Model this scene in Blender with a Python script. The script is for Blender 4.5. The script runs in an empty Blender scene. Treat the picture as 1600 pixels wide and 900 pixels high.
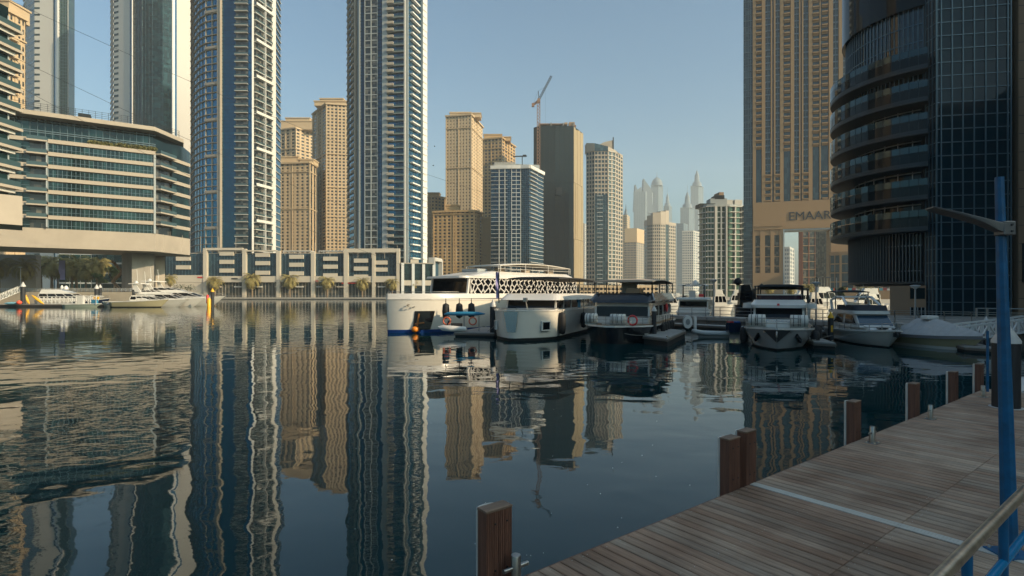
import bpy, math, random
from mathutils import Vector, Matrix
R = math.radians
random.seed(7)
sc = bpy.context.scene
COL = sc.collection

# ------------------------------------------------------------------ camera, sky, sun, exposure
F, HZ, CZ = 860.0, 458.0, 3.9            # focal length in photo pixels, horizon row, eye height above the water
cam = bpy.data.cameras.new('camera'); cam.sensor_width = 36; cam.lens = F / 1600 * 36
cam.shift_y = 8 / 1600; cam.clip_start = 0.05; cam.clip_end = 12000
camo = bpy.data.objects.new('camera', cam); COL.objects.link(camo)
camo.location = (0, 0, CZ); camo.rotation_euler = (R(90), 0, 0); sc.camera = camo

SUN_EL, SUN_AZ = 25.0, 26.0              # azimuth: degrees from +X towards -Y
sdir = Vector((math.cos(R(SUN_EL)) * math.cos(R(SUN_AZ)), -math.cos(R(SUN_EL)) * math.sin(R(SUN_AZ)), math.sin(R(SUN_EL))))
w = bpy.data.worlds.new('World'); sc.world = w; w.use_nodes = True
nt = w.node_tree; bg = nt.nodes['Background']; sky = nt.nodes.new('ShaderNodeTexSky')
sky.sky_type = 'NISHITA'; sky.sun_disc = False; sky.sun_elevation = R(SUN_EL)
sky.sun_rotation = math.atan2(sdir.x, sdir.y); sky.air_density = 1.15; sky.dust_density = 4.0; sky.ozone_density = 3.2
tint = nt.nodes.new('ShaderNodeMix'); tint.data_type = 'RGBA'; tint.blend_type = 'MULTIPLY'; tint.inputs[0].default_value = 1; tint.inputs[7].default_value = (.785, 1.0, .975, 1)
nt.links.new(sky.outputs[0], tint.inputs[6]); nt.links.new(tint.outputs[2], bg.inputs[0]); bg.inputs[1].default_value = 0.108
sl = bpy.data.lights.new('sun', 'SUN'); sl.energy = 3.4; sl.angle = R(0.6); sl.color = (1.0, 0.77, 0.49)
so = bpy.data.objects.new('sun', sl); COL.objects.link(so); so.location = (60, -20, 80)
so.rotation_euler = sdir.to_track_quat('Z', 'Y').to_euler()
sc.view_settings.view_transform = 'Standard'; sc.view_settings.look = 'None'
sc.view_settings.exposure = 0.68; sc.view_settings.gamma = 1.0
HAZE = 0.00016
sc.cycles.max_bounces = 6; sc.cycles.volume_bounces = 1; sc.cycles.transparent_max_bounces = 8
sc.cycles.sample_clamp_indirect = 4.0; sc.cycles.caustics_reflective = False; sc.cycles.caustics_refractive = False

# ------------------------------------------------------------------ placing
def D(px, Y, z=0.0): return Vector(((px - 800) / F * Y, Y, z))
def ZZ(py, Y): return CZ - (py - HZ) / F * Y
def G(px, py, z=0.0): return D(px, F * (CZ - z) / (py - HZ), z)
K = 1.3

# ------------------------------------------------------------------ materials
MATS = {}
def _n(t, kind, **kw):
    n = t.nodes.new(kind)
    for k, v in kw.items(): setattr(n, k, v)
    return n
def M(name, col, rough=0.6, metal=0.0, var=0.0, vs=1.0, bump=0.0, bs=20.0, stretch=None, spec=0.5, cells=None, col2=None, emit=0, alpha=1, coat=0, objrand=0.0):
    if name in MATS: return MATS[name]
    m = bpy.data.materials.new(name); m.use_nodes = True; t = m.node_tree
    p = t.nodes['Principled BSDF']; L = t.links.new
    p.inputs['Base Color'].default_value = (*col, 1); p.inputs['Roughness'].default_value = rough
    p.inputs['Metallic'].default_value = metal; p.inputs['Specular IOR Level'].default_value = spec
    p.inputs['Coat Weight'].default_value = coat
    if alpha < 1: p.inputs['Alpha'].default_value = alpha
    if emit: p.inputs['Emission Color'].default_value = (*col, 1); p.inputs['Emission Strength'].default_value = emit
    tc = _n(t, 'ShaderNodeNewGeometry') if cells else _n(t, 'ShaderNodeTexCoord')
    src = tc.outputs['Position'] if cells else tc.outputs['Object']
    last = None
    if cells:                                  # one tone per window: snapped position -> white noise
        sn = _n(t, 'ShaderNodeVectorMath', operation='SNAP'); L(src, sn.inputs[0]); sn.inputs[1].default_value = cells
        wn = _n(t, 'ShaderNodeTexWhiteNoise'); L(sn.outputs[0], wn.inputs['Vector'])
        rp = _n(t, 'ShaderNodeValToRGB'); L(wn.outputs['Value'], rp.inputs[0])
        rp.color_ramp.elements[0].color = (*col, 1); rp.color_ramp.elements[0].position = 0.45
        rp.color_ramp.elements[1].color = (*(col2 or [c * 1.8 for c in col]), 1)
        last = rp.outputs[0]
    if var or bump or stretch:
        mp = _n(t, 'ShaderNodeMapping'); L(src, mp.inputs[0])
        if stretch: mp.inputs['Scale'].default_value = stretch
    if var:
        nz = _n(t, 'ShaderNodeTexNoise'); nz.inputs['Scale'].default_value = vs; nz.inputs['Detail'].default_value = 6
        nz.inputs['Roughness'].default_value = 0.65
        L(mp.outputs[0], nz.inputs['Vector'])
        mr = _n(t, 'ShaderNodeMapRange'); L(nz.outputs[0], mr.inputs[0])
        mr.inputs[1].default_value = 0.3; mr.inputs[2].default_value = 0.7; mr.inputs[3].default_value = 1 - var; mr.inputs[4].default_value = 1 + var
        mx = _n(t, 'ShaderNodeMix', data_type='RGBA', blend_type='MULTIPLY'); mx.inputs[0].default_value = 1
        if last: L(last, mx.inputs[6])
        else: mx.inputs[6].default_value = (*col, 1)
        L(mr.outputs[0], mx.inputs[7]); last = mx.outputs[2]
        rr = _n(t, 'ShaderNodeMapRange'); L(nz.outputs[0], rr.inputs[0]); rr.inputs[3].default_value = max(0, rough - .12 * var * 2); rr.inputs[4].default_value = min(1, rough + .12 * var * 2)
        L(rr.outputs[0], p.inputs['Roughness'])
    if objrand:                                # tone and hue differ from board to board
        oi = _n(t, 'ShaderNodeObjectInfo'); rp = _n(t, 'ShaderNodeValToRGB'); L(oi.outputs['Random'], rp.inputs[0])
        e = rp.color_ramp.elements; e[0].color = (1 - objrand, 1 - objrand, 1 - objrand, 1); e[1].color = (1 + objrand, 1 + objrand * .9, 1 + objrand * .8, 1)
        k = rp.color_ramp.elements.new(0.35); k.color = (1.06, .93, .86, 1); k = rp.color_ramp.elements.new(0.6); k.color = (.95, 1.0, 1.03, 1)
        mx = _n(t, 'ShaderNodeMix', data_type='RGBA', blend_type='MULTIPLY'); mx.inputs[0].default_value = 1
        if last: L(last, mx.inputs[6])
        else: mx.inputs[6].default_value = (*col, 1)
        L(rp.outputs[0], mx.inputs[7]); last = mx.outputs[2]
    if last: L(last, p.inputs['Base Color'])
    if bump:
        nb = _n(t, 'ShaderNodeTexNoise'); nb.inputs['Scale'].default_value = bs; nb.inputs['Detail'].default_value = 4
        L(mp.outputs[0], nb.inputs['Vector']); b = _n(t, 'ShaderNodeBump'); b.inputs['Strength'].default_value = bump; b.inputs['Distance'].default_value = 0.02
        L(nb.outputs[0], b.inputs['Height']); L(b.outputs[0], p.inputs['Normal'])
    MATS[name] = m; return m

cream = M('cream_render', (.50, .375, .235), .8, var=.10, vs=.06)
cream2 = M('golden_render', (.44, .29, .14), .8, var=.10, vs=.06)
beige_l = M('pale_beige_panel', (.50, .44, .355), .7, var=.10, vs=.15)
beige = M('beige_panel', (.36, .31, .25), .7, var=.08, vs=.15)
beige_d = M('beige_pilaster', (.36, .31, .25), .7, var=.08, vs=.15)
white_c = M('white_cladding', (.49, .475, .44), .55, var=.06, vs=.1)
white_p = M('white_paint', (.66, .65, .62), .45, var=.05, vs=.3)
grey_c = M('grey_cladding', (.30, .33, .34), .6, var=.08, vs=.1)
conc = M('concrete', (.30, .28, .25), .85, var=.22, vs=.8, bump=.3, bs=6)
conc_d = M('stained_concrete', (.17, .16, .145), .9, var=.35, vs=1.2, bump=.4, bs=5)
sandstone = M('sandstone_paving', (.40, .34, .26), .85, var=.12, vs=.4)
brown = M('brown_cladding', (.255, .165, .10), .75, var=.10, vs=.3, bump=.2, bs=8)
tan = M('tan_cladding', (.30, .19, .10), .75, var=.09, vs=.08)
gl_blue = M('blue_glass', (.004, .13, .25), .10, metal=.8, cells=(1.6, 1.6, 2.2), col2=(.015, .20, .33), spec=.5)
gl_blue_d = M('deep_blue_glass', (.003, .045, .085), .10, metal=.7, cells=(1.5, 1.5, 2.0), col2=(.03, .10, .15), spec=.5)
gl_teal = M('teal_glass', (.007, .026, .031), .09, metal=.5, cells=(2.2, 2.2, 2.2), col2=(.022, .068, .072), spec=.5)
gl_green = M('green_glass', (.03, .08, .065), .12, metal=.4, cells=(2.0, 2.0, 3.0), col2=(.06, .12, .08), spec=.5)
gl_dark = M('dark_window', (.012, .02, .026), .12, cells=(1.5, 1.5, 1.5), col2=(.13, .125, .11), spec=.6)
gl_office = M('office_glass', (.003, .009, .013), .05, cells=(1.4, 1.4, 1.5), col2=(.006, .018, .022), spec=.25)
gl_slate = M('slate_glass', (.02, .045, .06), .12, cells=(2.5, 2.5, 3.3), col2=(.045, .09, .11), spec=.6)
mull = M('mullion_metal', (.10, .155, .19), .4, metal=.3)
dark_m = M('dark_metal', (.02, .026, .03), .45, metal=.5)
grey_m = M('grey_metal', (.30, .31, .32), .38, metal=.7)
steel = M('stainless_steel', (.34, .335, .32), .36, metal=1.0, var=.15, vs=4)
brass = M('worn_brass', (.54, .455, .35), .33, metal=.9, var=.25, vs=14)
blue_pt = M('blue_paint', (.0, .085, .20), .38, var=.32, vs=5, bump=.08, bs=30)
gelcoat = M('white_gelcoat', (.66, .64, .60), .22, var=.05, vs=.5, coat=.3)
gel_warm = M('cream_gelcoat', (.69, .65, .57), .25, var=.05, vs=.5, coat=.3)
gel_yel = M('pale_yellow_gelcoat', (.42, .37, .23), .3, var=.06, vs=.6, coat=.3)
gel_grey = M('grey_gelcoat', (.26, .27, .27), .25, var=.05, vs=.6, coat=.4)
gel_blk = M('black_gelcoat', (.010, .011, .013), .18, var=.1, vs=1, coat=.5)
gel_navy = M('navy_gelcoat', (.008, .02, .05), .2, coat=.4)
bootb = M('blue_antifoul', (.01, .05, .22), .4)
bootk = M('black_antifoul', (.012, .012, .012), .6)
smoke = M('tinted_window', (.006, .007, .009), .05, spec=.35)
teak = M('teak', (.28, .18, .10), .6, var=.2, vs=4, stretch=(1, 6, 6))
canvas_w = M('white_canvas', (.62, .60, .55), .8, var=.06, vs=1)
canvas_g = M('grey_canvas', (.36, .355, .35), .85, var=.10, vs=3, bump=.5, bs=3)
canvas_k = M('black_canvas', (.03, .032, .035), .8)
canvas_b = M('blue_canvas', (.02, .19, .34), .7, var=.1, vs=3)
rubber = M('black_rubber', (.012, .012, .013), .7)
orange = M('orange_buoy', (.80, .25, .02), .4)
red_p = M('red_plastic', (.60, .03, .03), .4)
yel_p = M('yellow_paint', (.80, .42, .02), .45)
lilac = M('lilac_banner', (.24, .22, .42), .8)
pilem = M('black_pile', (.014, .016, .02), .6, var=.3, vs=3, stretch=(4, 4, .6))
pilec = M('pile_cap', (.50, .49, .47), .45, var=.1, vs=3)
trunk_m = M('palm_bark', (.20, .14, .085), .9, var=.3, vs=6, stretch=(1, 1, 3))
frond_m = M('palm_frond', (.27, .22, .07), .7, var=.35, vs=.9)
leaf_m = M('tree_leaf', (.085, .125, .03), .7, var=.4, vs=.7)
leaf_d = M('dark_leaf', (.028, .05, .018), .7, var=.4, vs=.7)
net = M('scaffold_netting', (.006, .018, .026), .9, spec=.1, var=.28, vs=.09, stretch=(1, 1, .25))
net_lit = M('sunlit_netting', (.30, .24, .15), .9, var=.25, vs=.08, stretch=(1, 1, .3))  # netting of the right flank, with sunlight put into its colour
craneM = M('crane_steel', (.22, .12, .07), .6)
asph = M('asphalt', (.05, .05, .05), .9, var=.15, vs=1)

# ------------------------------------------------------------------ mesh builder
class MB:
    def __init__(s): s.v = []; s.f = []; s.sm = set()
    def add(s, vs, fs, smooth=False):
        o = len(s.v); s.v += [tuple(v) for v in vs]
        for f in fs:
            if smooth: s.sm.add(len(s.f))
            s.f.append(tuple(i + o for i in f))
    def box(s, c, d, rz=0.0):
        x, y, z = [k / 2 for k in d]; ca, sa = math.cos(rz), math.sin(rz)
        vs = [(c[0] + a * x * ca - b * y * sa, c[1] + a * x * sa + b * y * ca, c[2] + k * z) for k in (-1, 1) for b in (-1, 1) for a in (-1, 1)]
        s.add(vs, [(0, 2, 3, 1), (4, 5, 7, 6), (0, 1, 5, 4), (2, 6, 7, 3), (0, 4, 6, 2), (1, 3, 7, 5)])
    def bar(s, a, b, wd, h=None):               # a box from a to b
        a, b = Vector(a), Vector(b); h = h or wd; d = (b - a)
        if d.length < 1e-6: return
        d.normalize(); up = Vector((0, 0, 1)) if abs(d.z) < .95 else Vector((0, 1, 0))
        x = d.cross(up).normalized() * wd / 2; y = x.cross(d).normalized() * h / 2
        s.add([p + i * x + j * y for p in (a, b) for j in (-1, 1) for i in (-1, 1)], [(0, 1, 3, 2), (4, 6, 7, 5), (0, 4, 5, 1), (2, 3, 7, 6), (0, 2, 6, 4), (1, 5, 7, 3)])
    def tube(s, pts, r, n=8, cap=True):
        pts = [Vector(p) for p in pts]; rr = r if isinstance(r, (list, tuple)) else [r] * len(pts)
        rings = []; last = None
        for i, p in enumerate(pts):
            d = (pts[min(i + 1, len(pts) - 1)] - pts[max(i - 1, 0)]).normalized()
            if last is None: up = Vector((0, 0, 1)) if abs(d.z) < .9 else Vector((1, 0, 0)); x = d.cross(up).normalized()
            else: x = (last - d * last.dot(d)).normalized()
            last = x; y = d.cross(x)
            rings.append([p + (x * math.cos(2 * math.pi * k / n) + y * math.sin(2 * math.pi * k / n)) * rr[i] for k in range(n)])
        s.loft(rings, cap, cap, True)
    def loft(s, rings, c0=True, c1=True, smooth=False, close=True):
        n = len(rings[0]); vs = [p for r in rings for p in r]; fs = []
        for i in range(len(rings) - 1):
            for k in range(n if close else n - 1):
                fs.append((i * n + k, i * n + (k + 1) % n, (i + 1) * n + (k + 1) % n, (i + 1) * n + k))
        s.add(vs, fs, smooth)
        if c0: s.add(rings[0], [tuple(range(n))[::-1]])
        if c1: s.add(rings[-1], [tuple(range(n))])
    def prism(s, poly, z0, z1):
        s.loft([[(p[0], p[1], z0) for p in poly], [(p[0], p[1], z1) for p in poly]])
    def lathe(s, c, prof, n=12):
        s.loft([[(c[0] + r * math.cos(2 * math.pi * k / n), c[1] + r * math.sin(2 * math.pi * k / n), c[2] + z) for k in range(n)] for r, z in prof], True, True, True)
    def mesh(s, name, m, off=None):
        me = bpy.data.meshes.new(name)
        vs = s.v if off is None else [(a - off[0], b - off[1], c - off[2]) for a, b, c in s.v]
        me.from_pydata(vs, [], s.f); me.materials.append(m)
        if s.sm:
            me.polygons.foreach_set('use_smooth', [i in s.sm for i in range(len(s.f))])
        me.update(); return me
    def build(s, name, m, parent=None, off=None, kind=None):
        o = bpy.data.objects.new(name, s.mesh(name, m, off if off is not None else (parent.location if parent and parent.get('_w') else None)))
        COL.objects.link(o); o.parent = parent
        if kind: o['kind'] = kind
        return o

def tag(o, label=None, cat=None, group=None, kind=None):
    if label: o['label'] = label
    if cat: o['category'] = cat
    if group: o['group'] = group
    if kind: o['kind'] = kind
    return o
def thing(name, label, cat, loc=(0, 0, 0), rz=0.0, group=None, world=False):
    o = bpy.data.objects.new(name, None); COL.objects.link(o); o.location = loc; o.rotation_euler = (0, 0, rz)
    o.empty_display_size = .2
    if world: o['_w'] = 1
    return tag(o, label, cat, group)
def copy_tree(o, parent=None):
    c = o.copy(); COL.objects.link(c); c.parent = parent
    for ch in o.children: copy_tree(ch, c)
    return c
def struct(name, mb, m): return tag(mb.build(name, m), kind='structure')
def bevel(o, wd, seg=2):
    b = o.modifiers.new('bevel', 'BEVEL'); b.width = wd; b.segments = seg; b.limit_method = 'ANGLE'; b.angle_limit = R(35); return o

UNIT = {}
def ub(parent, name, m, c, d, rz=0.0):          # an own object sharing one box mesh per material
    if m.name not in UNIT:
        q = MB(); q.box((0, 0, 0), (1, 1, 1)); UNIT[m.name] = q.mesh('block_' + m.name, m)
    o = bpy.data.objects.new(name, UNIT[m.name]); COL.objects.link(o); o.parent = parent
    off = parent.location if parent is not None and parent.get('_w') else Vector((0, 0, 0))
    o.location = Vector(c) - off; o.scale = d; o.rotation_euler = (0, 0, rz); return o

# ------------------------------------------------------------------ facades: a..b is the plan line seen from the left to the right
def fr(a, b):
    d = Vector((b[0] - a[0], b[1] - a[1])); L = d.length; d /= L; return d, Vector((d.y, -d.x)), L
def fb(a, b, s0, s1, o0, o1, z0, z1):            # centre, size, rotation of a box standing on the facade line
    d, n, L = fr(a, b); c = Vector((a[0], a[1])) + d * (s0 + s1) / 2 + n * (o0 + o1) / 2
    return (c.x, c.y, (z0 + z1) / 2), (abs(s1 - s0), abs(o1 - o0), abs(z1 - z0)), math.atan2(d.y, d.x)
def fpart(T, name, m, a, b, s0, s1, o0, o1, z0, z1): return ub(T, name, m, *fb(a, b, s0, s1, o0, o1, z0, z1))
def fmb(mb, a, b, s0, s1, o0, o1, z0, z1): mb.box(*fb(a, b, s0, s1, o0, o1, z0, z1))

class Tower:
    def __init__(s, name, label, cat, pts, z0, z1, fh, depth, core, roof=None, group=None):
        s.pts = [Vector(D(p[0], p[1]).to_2d()) for p in pts]; s.z0, s.z1, s.fh = z0, z1, fh
        c = sum(s.pts, Vector((0, 0))) / len(s.pts)
        s.T = thing(name, label, cat, (c.x, c.y + depth / 2, z0), group=group, world=True)
        ins = [p + Vector((0, .45)) for p in s.pts]
        A, B = ins[0], ins[-1]
        back = [B + B.normalized() * depth, A + A.normalized() * depth]
        s.ring = ins + back
        q = MB(); q.prism(s.ring, z0, z1); q.build('glazing', core, s.T)
        if roof:
            q = MB(); q.prism([p + (p - c).normalized() * .4 for p in ins] + back, z1, z1 + fh * .35); q.build('roof', roof, s.T)
        s.joined = {}
    def floors(s, z0=None, z1=None):
        z0 = s.z0 if z0 is None else z0; z1 = s.z1 if z1 is None else z1
        z = z1
        out = []
        while z - s.fh * .5 > z0: out.append(z); z -= s.fh
        return out
    def mb(s, name, m):
        return s.joined.setdefault((name, m.name), (MB(), m))[0]
    def close(s):
        for (nm, _), (q, m) in s.joined.items():
            o = q.build(nm, m, s.T)
            if len(q.f) > 60: o['kind'] = 'stuff'
    def seg(s, i, j=None): return s.pts[i], s.pts[i + 1 if j is None else j]
    def grid(s, a, b, n, m, pier=.35, sp=.4, z0=None, z1=None, out=0.0, joined=True, wide=None):
        """n window bays between piers; sp = share of a storey that is spandrel. Real openings before the recessed glazing."""
        d, nn, L = fr(a, b); bay = L / n; pw = bay * pier
        z0 = s.z0 if z0 is None else z0; z1 = s.z1 if z1 is None else z1
        for k in range(n + 1):
            x = k * bay; w_ = pw * (.5 if k in (0, n) else 1)
            x0 = max(0, x - pw / 2); x1 = min(L, x + pw / 2)
            fpart(s.T, 'pier', m, a, b, x0, x1, -.6, out + .12, z0, z1)
        q = s.mb('spandrels', m)
        for z in s.floors(z0, z1):
            fmb(q, a, b, 0.01, L - .01, -.6, out, max(z0, z - s.fh * sp / 2), min(z1, z + s.fh * sp / 2))
    def bands(s, a, b, m, h=.5, out=.3, z0=None, z1=None, name='floor_band', inn=-.6, big=True):
        d, nn, L = fr(a, b)
        q = None if big else s.mb(name + 's', m)
        for z in s.floors(z0, z1):
            if big: fpart(s.T, name, m, a, b, -.02, L + .02, inn, out, z - h / 2, z + h / 2)
            else: fmb(q, a, b, -.02, L + .02, inn, out, z - h / 2, z + h / 2)
    def mullions(s, a, b, n, m, z0=None, z1=None, t=.12, hz=2, out=.1, pn=.45):
        d, nn, L = fr(a, b); q = s.mb('mullions', m)
        z0 = s.z0 if z0 is None else z0; z1 = s.z1 if z1 is None else z1
        for k in range(n + 1): fmb(q, a, b, k * L / n - t / 2, k * L / n + t / 2, -pn, out, z0, z1)
        for z in s.floors(z0, z1):
            for h in range(hz):
                zz = z - h * s.fh / hz
                if zz > z0: fmb(q, a, b, 0, L, -pn, out - .02, zz - t / 2, zz + t / 2)
    def fin(s, a, b, s0, s1, m, out=.8, z0=None, z1=None, name='pilaster', inn=-.6):
        return fpart(s.T, name, m, a, b, s0, s1, inn, out, s.z0 if z0 is None else z0, s.z1 if z1 is None else z1)
    def balconies(s, a, b, m, out=1.6, h=.32, up=1.0, gm=None, z0=None, z1=None, sk=(), tilt=0):
        """one slab per storey with a glass balustrade; dark recess behind"""
        d, nn, L = fr(a, b)
        for i, z in enumerate(s.floors(z0, z1)):
            if i in sk: continue
            o = fpart(s.T, 'balcony', m, a, b, 0, L, -.6, out, z - h, z)
            if gm is not None:
                c, dm, rz = fb(a, b, .05, L - .05, out - .08, out - .04, z, z + up)
                g = ub(s.T, 'balustrade', gm, c, dm, rz)
                g.parent = o; g.location = o.matrix_basis.inverted() @ Vector(Vector(c) - s.T.location)
                g.rotation_euler = (0, 0, 0); g.scale = (dm[0] / o.scale[0], dm[1] / o.scale[1], dm[2] / o.scale[2])

rail_glass = M('balustrade_glass', (.04, .075, .085), .08, spec=.5)

# ------------------------------------------------------------------ land, quays, water
q = MB(); q.add([(-2500, -400, 0), (2500, -400, 0), (2500, 1200, 0), (-2500, 1200, 0)], [(0, 1, 2, 3)])
wm = bpy.data.materials.new('harbour_water'); wm.use_nodes = True; t = wm.node_tree; p = t.nodes['Principled BSDF']
p.inputs['Base Color'].default_value = (.001, .024, .028, 1); p.inputs['Roughness'].default_value = .012; p.inputs['IOR'].default_value = 1.37
g = _n(t, 'ShaderNodeNewGeometry')
def wave(scale, strength, stretch, dist=0.4, det=2, rough=.5):
    mp = _n(t, 'ShaderNodeMapping'); mp.inputs['Scale'].default_value = stretch; mp.inputs['Rotation'].default_value = (0, 0, R(14)); t.links.new(g.outputs['Position'], mp.inputs[0])
    n = _n(t, 'ShaderNodeTexNoise'); n.inputs['Scale'].default_value = scale; n.inputs['Detail'].default_value = det; n.inputs['Roughness'].default_value = rough
    n.inputs['Distortion'].default_value = dist
    t.links.new(mp.outputs[0], n.inputs['Vector'])
    mu = _n(t, 'ShaderNodeMath', operation='MULTIPLY'); mu.inputs[1].default_value = strength; t.links.new(n.outputs[0], mu.inputs[0]); return mu.outputs[0]
a1 = wave(.5, .027, (1, 1.25, 1), .5, 1)        # slow swell, gives the wavering verticals
a2 = wave(2.2, .0022, (1, 1.3, 1), .3, 1)         # small ripples
a3 = wave(8.0, .00038, (1, 1.6, 1), .2, 2)       # faint chop
ad0 = _n(t, 'ShaderNodeMath', operation='ADD'); t.links.new(a1, ad0.inputs[0]); t.links.new(a2, ad0.inputs[1])
ad = _n(t, 'ShaderNodeMath', operation='ADD'); t.links.new(ad0.outputs[0], ad.inputs[0]); t.links.new(a3, ad.inputs[1])
pn = _n(t, 'ShaderNodeTexNoise'); pn.inputs['Scale'].default_value = .03; t.links.new(g.outputs['Position'], pn.inputs['Vector'])
pr = _n(t, 'ShaderNodeMapRange'); t.links.new(pn.outputs[0], pr.inputs[0]); pr.inputs[1].default_value = .38; pr.inputs[2].default_value = .62; pr.inputs[3].default_value = .55; pr.inputs[4].default_value = 1.0
m3 = _n(t, 'ShaderNodeMath', operation='MULTIPLY'); t.links.new(ad.outputs[0], m3.inputs[0]); t.links.new(pr.outputs[0], m3.inputs[1])
bp = _n(t, 'ShaderNodeBump'); bp.inputs['Strength'].default_value = 1; bp.inputs['Distance'].default_value = 1.0; t.links.new(m3.outputs[0], bp.inputs['Height']); t.links.new(bp.outputs[0], p.inputs['Normal'])
struct('water', q, wm)

def land(name, poly, z, m, th=2.2): q = MB(); q.prism(poly, z - th, z); return struct(name, q, m)
QZ = 1.17
land('terrace', [(-700, 186), (-128, 186), (-199, 334.5), (-700, 334.5)], 4.3, sandstone, 5.5)
land('shore', [(-900, 335), (70, 335), (86, 190), (100, 150), (1500, 150), (9000, 9000), (-9000, 9000)], QZ, sandstone)
land('quay', [(32.5, 51.5), (58, 19.3), (61, 17), (61.5, -80), (240, -80), (240, 149), (100, 149), (60, 92), (48, 74)], QZ, conc)
# quay edge courses of the podium shore, dark below
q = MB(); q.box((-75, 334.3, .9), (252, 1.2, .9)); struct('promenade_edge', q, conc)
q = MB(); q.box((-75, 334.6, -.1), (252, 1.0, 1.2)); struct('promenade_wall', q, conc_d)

# ------------------------------------------------------------------ far hazy towers
def poly_prof(T, name, m, pts, Y, dp, z0=1.2):
    """a solid whose front outline (px,py) stands at distance Y, dp deep"""
    q = MB(); f = [D(x, Y, ZZ(y, Y)) for x, y in pts]; b = [v + Vector((0, dp, 0)) for v in f]
    q.loft([f, b]); return q.build(name, m, T)
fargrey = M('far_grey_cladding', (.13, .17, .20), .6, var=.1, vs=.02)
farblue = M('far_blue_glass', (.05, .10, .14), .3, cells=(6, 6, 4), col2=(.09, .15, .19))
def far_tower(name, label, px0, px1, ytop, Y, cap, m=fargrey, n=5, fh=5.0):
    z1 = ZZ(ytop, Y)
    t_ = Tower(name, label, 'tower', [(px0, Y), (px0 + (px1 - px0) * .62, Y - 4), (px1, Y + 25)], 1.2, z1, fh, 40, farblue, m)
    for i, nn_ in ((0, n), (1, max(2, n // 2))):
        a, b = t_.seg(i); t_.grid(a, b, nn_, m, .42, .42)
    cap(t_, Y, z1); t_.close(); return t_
def cone_at(T, m, px, Y, prof, n=10, name='spire'):
    c = D(px, Y + 14); q = MB(); q.lathe((c.x, c.y, 0), prof, n); return q.build(name, m, T)
Yf = 2300
def cap_slant(t_, Y, z): poly_prof(t_.T, 'sail_wall', fargrey, [(1003, 330), (1006, 279), (1018, 296), (1021, 335)], Y + 2, 30); poly_prof(t_.T, 'sail_wall', fargrey, [(991, 330), (993, 288), (996, 296), (1002, 292), (1003, 330)], Y + 3, 30)
def cap_dome(t_, Y, z): cone_at(t_.T, fargrey, 1026.5, Y, [(26, z), (26, z + 12), (22, z + 24), (14, z + 34), (5, z + 40), (1.2, z + 44), (.6, z + 66)], 14, 'dome')
def cap_pt(px, r, h, sp): return lambda t_, Y, z: cone_at(t_.T, fargrey, px, Y, [(r, z), (r * .85, z + h * .25), (r * .55, z + h * .3), (r * .45, z + h * .7), (r * .12, z + h), (.8, z + h), (.4, z + h + sp)], 8)
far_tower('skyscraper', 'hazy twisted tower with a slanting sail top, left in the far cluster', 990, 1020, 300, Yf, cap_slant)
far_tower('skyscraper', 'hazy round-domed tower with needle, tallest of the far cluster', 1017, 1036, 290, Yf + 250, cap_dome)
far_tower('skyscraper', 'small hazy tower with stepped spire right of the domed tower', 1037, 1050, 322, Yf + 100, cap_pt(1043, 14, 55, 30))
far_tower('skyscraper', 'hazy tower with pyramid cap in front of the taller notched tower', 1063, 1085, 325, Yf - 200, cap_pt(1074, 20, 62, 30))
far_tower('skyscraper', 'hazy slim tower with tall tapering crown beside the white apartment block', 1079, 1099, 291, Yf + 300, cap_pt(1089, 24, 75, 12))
def nocap(t_, Y, z): pass
far_tower('office_tower', 'pale blue flat-topped block in haze below the pyramid-capped tower', 1057, 1075, 350, 1500, nocap)
far_tower('office_tower', 'grey banded office tower with a dark crown sign band', 1066, 1094, 362, 1000, nocap, white_c, 6, 4.6)
far_tower('apartment_tower', 'narrow pale tower seen in the gap right of the netted tower', 909, 916, 350, 1400, nocap, white_c, 3)
far_tower('apartment_tower', 'slim beige tower with pointed turret behind the sloping-roof tower', 972, 984, 337, 1100, cap_pt(978, 6, 16, 9), cream, 3, 4.5)
t_ = far_tower('apartment_tower', 'blue gridded mid-rise with plain beige crown left of the round beige tower', 976, 1006, 378, 900, nocap, beige, 8, 4)
for i in (0, 1):
    a, b = t_.seg(i); fpart(t_.T, 'crown_wall', cream, a, b, 0, (b - a).length, -.5, .6, t_.z1 - 1, t_.z1 + 22)

# ------------------------------------------------------------------ golden residential towers behind the podium
def cornice(t_, z, m, out=1.2, h=1.2, idx=None):
    for i in range(len(t_.pts) - 1):
        if idx is None or i in idx:
            a, b = t_.seg(i); L = (b - a).length
            fpart(t_.T, 'cornice', m, a, b, -out * .5, L + out * .5, -1, out, z - h / 2, z + h / 2)
def golden(label, pts, ytop, cols, Y, m=cream, fh=None, depth=22, corn=(), top=None, pier=.43, sp=.46, group='golden apartment towers behind the podium'):
    z1 = ZZ(ytop, Y); fh = fh or 5.15 * Y / F
    t_ = Tower('apartment_tower', label, 'tower', pts, 1.2, z1, fh, depth, gl_dark, m, group)
    for i, c in enumerate(cols):
        a, b = t_.seg(i)
        if c == 0: t_.fin(a, b, 0, (b - a).length, m, .12, name='blank_wall')
        else: t_.grid(a, b, c, m, pier, sp)
        if c: t_.fin(a, b, -.3, .9, m, .7); t_.fin(a, b, (b - a).length * .5 - .5, (b - a).length * .5 + .5, m, .6)
    cornice(t_, z1, m, 1.6, 1.6)
    for cy in corn: cornice(t_, ZZ(cy, Y), m, .9, .9)
    if top:
        for (x0, x1, y0, y1) in top:
            a, b = D(x0, Y + 6).to_2d(), D(x1, Y + 6).to_2d(); L = (b - a).length
            fpart(t_.T, 'parapet_block', m, a, b, 0, L, -14, 0, ZZ(y0, Y), ZZ(y1, Y)); fpart(t_.T, 'cornice', m, a, b, -.7, L + .7, -14.6, .7, ZZ(y1, Y) - .5, ZZ(y1, Y) + .6)
    t_.close(); return t_
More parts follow.
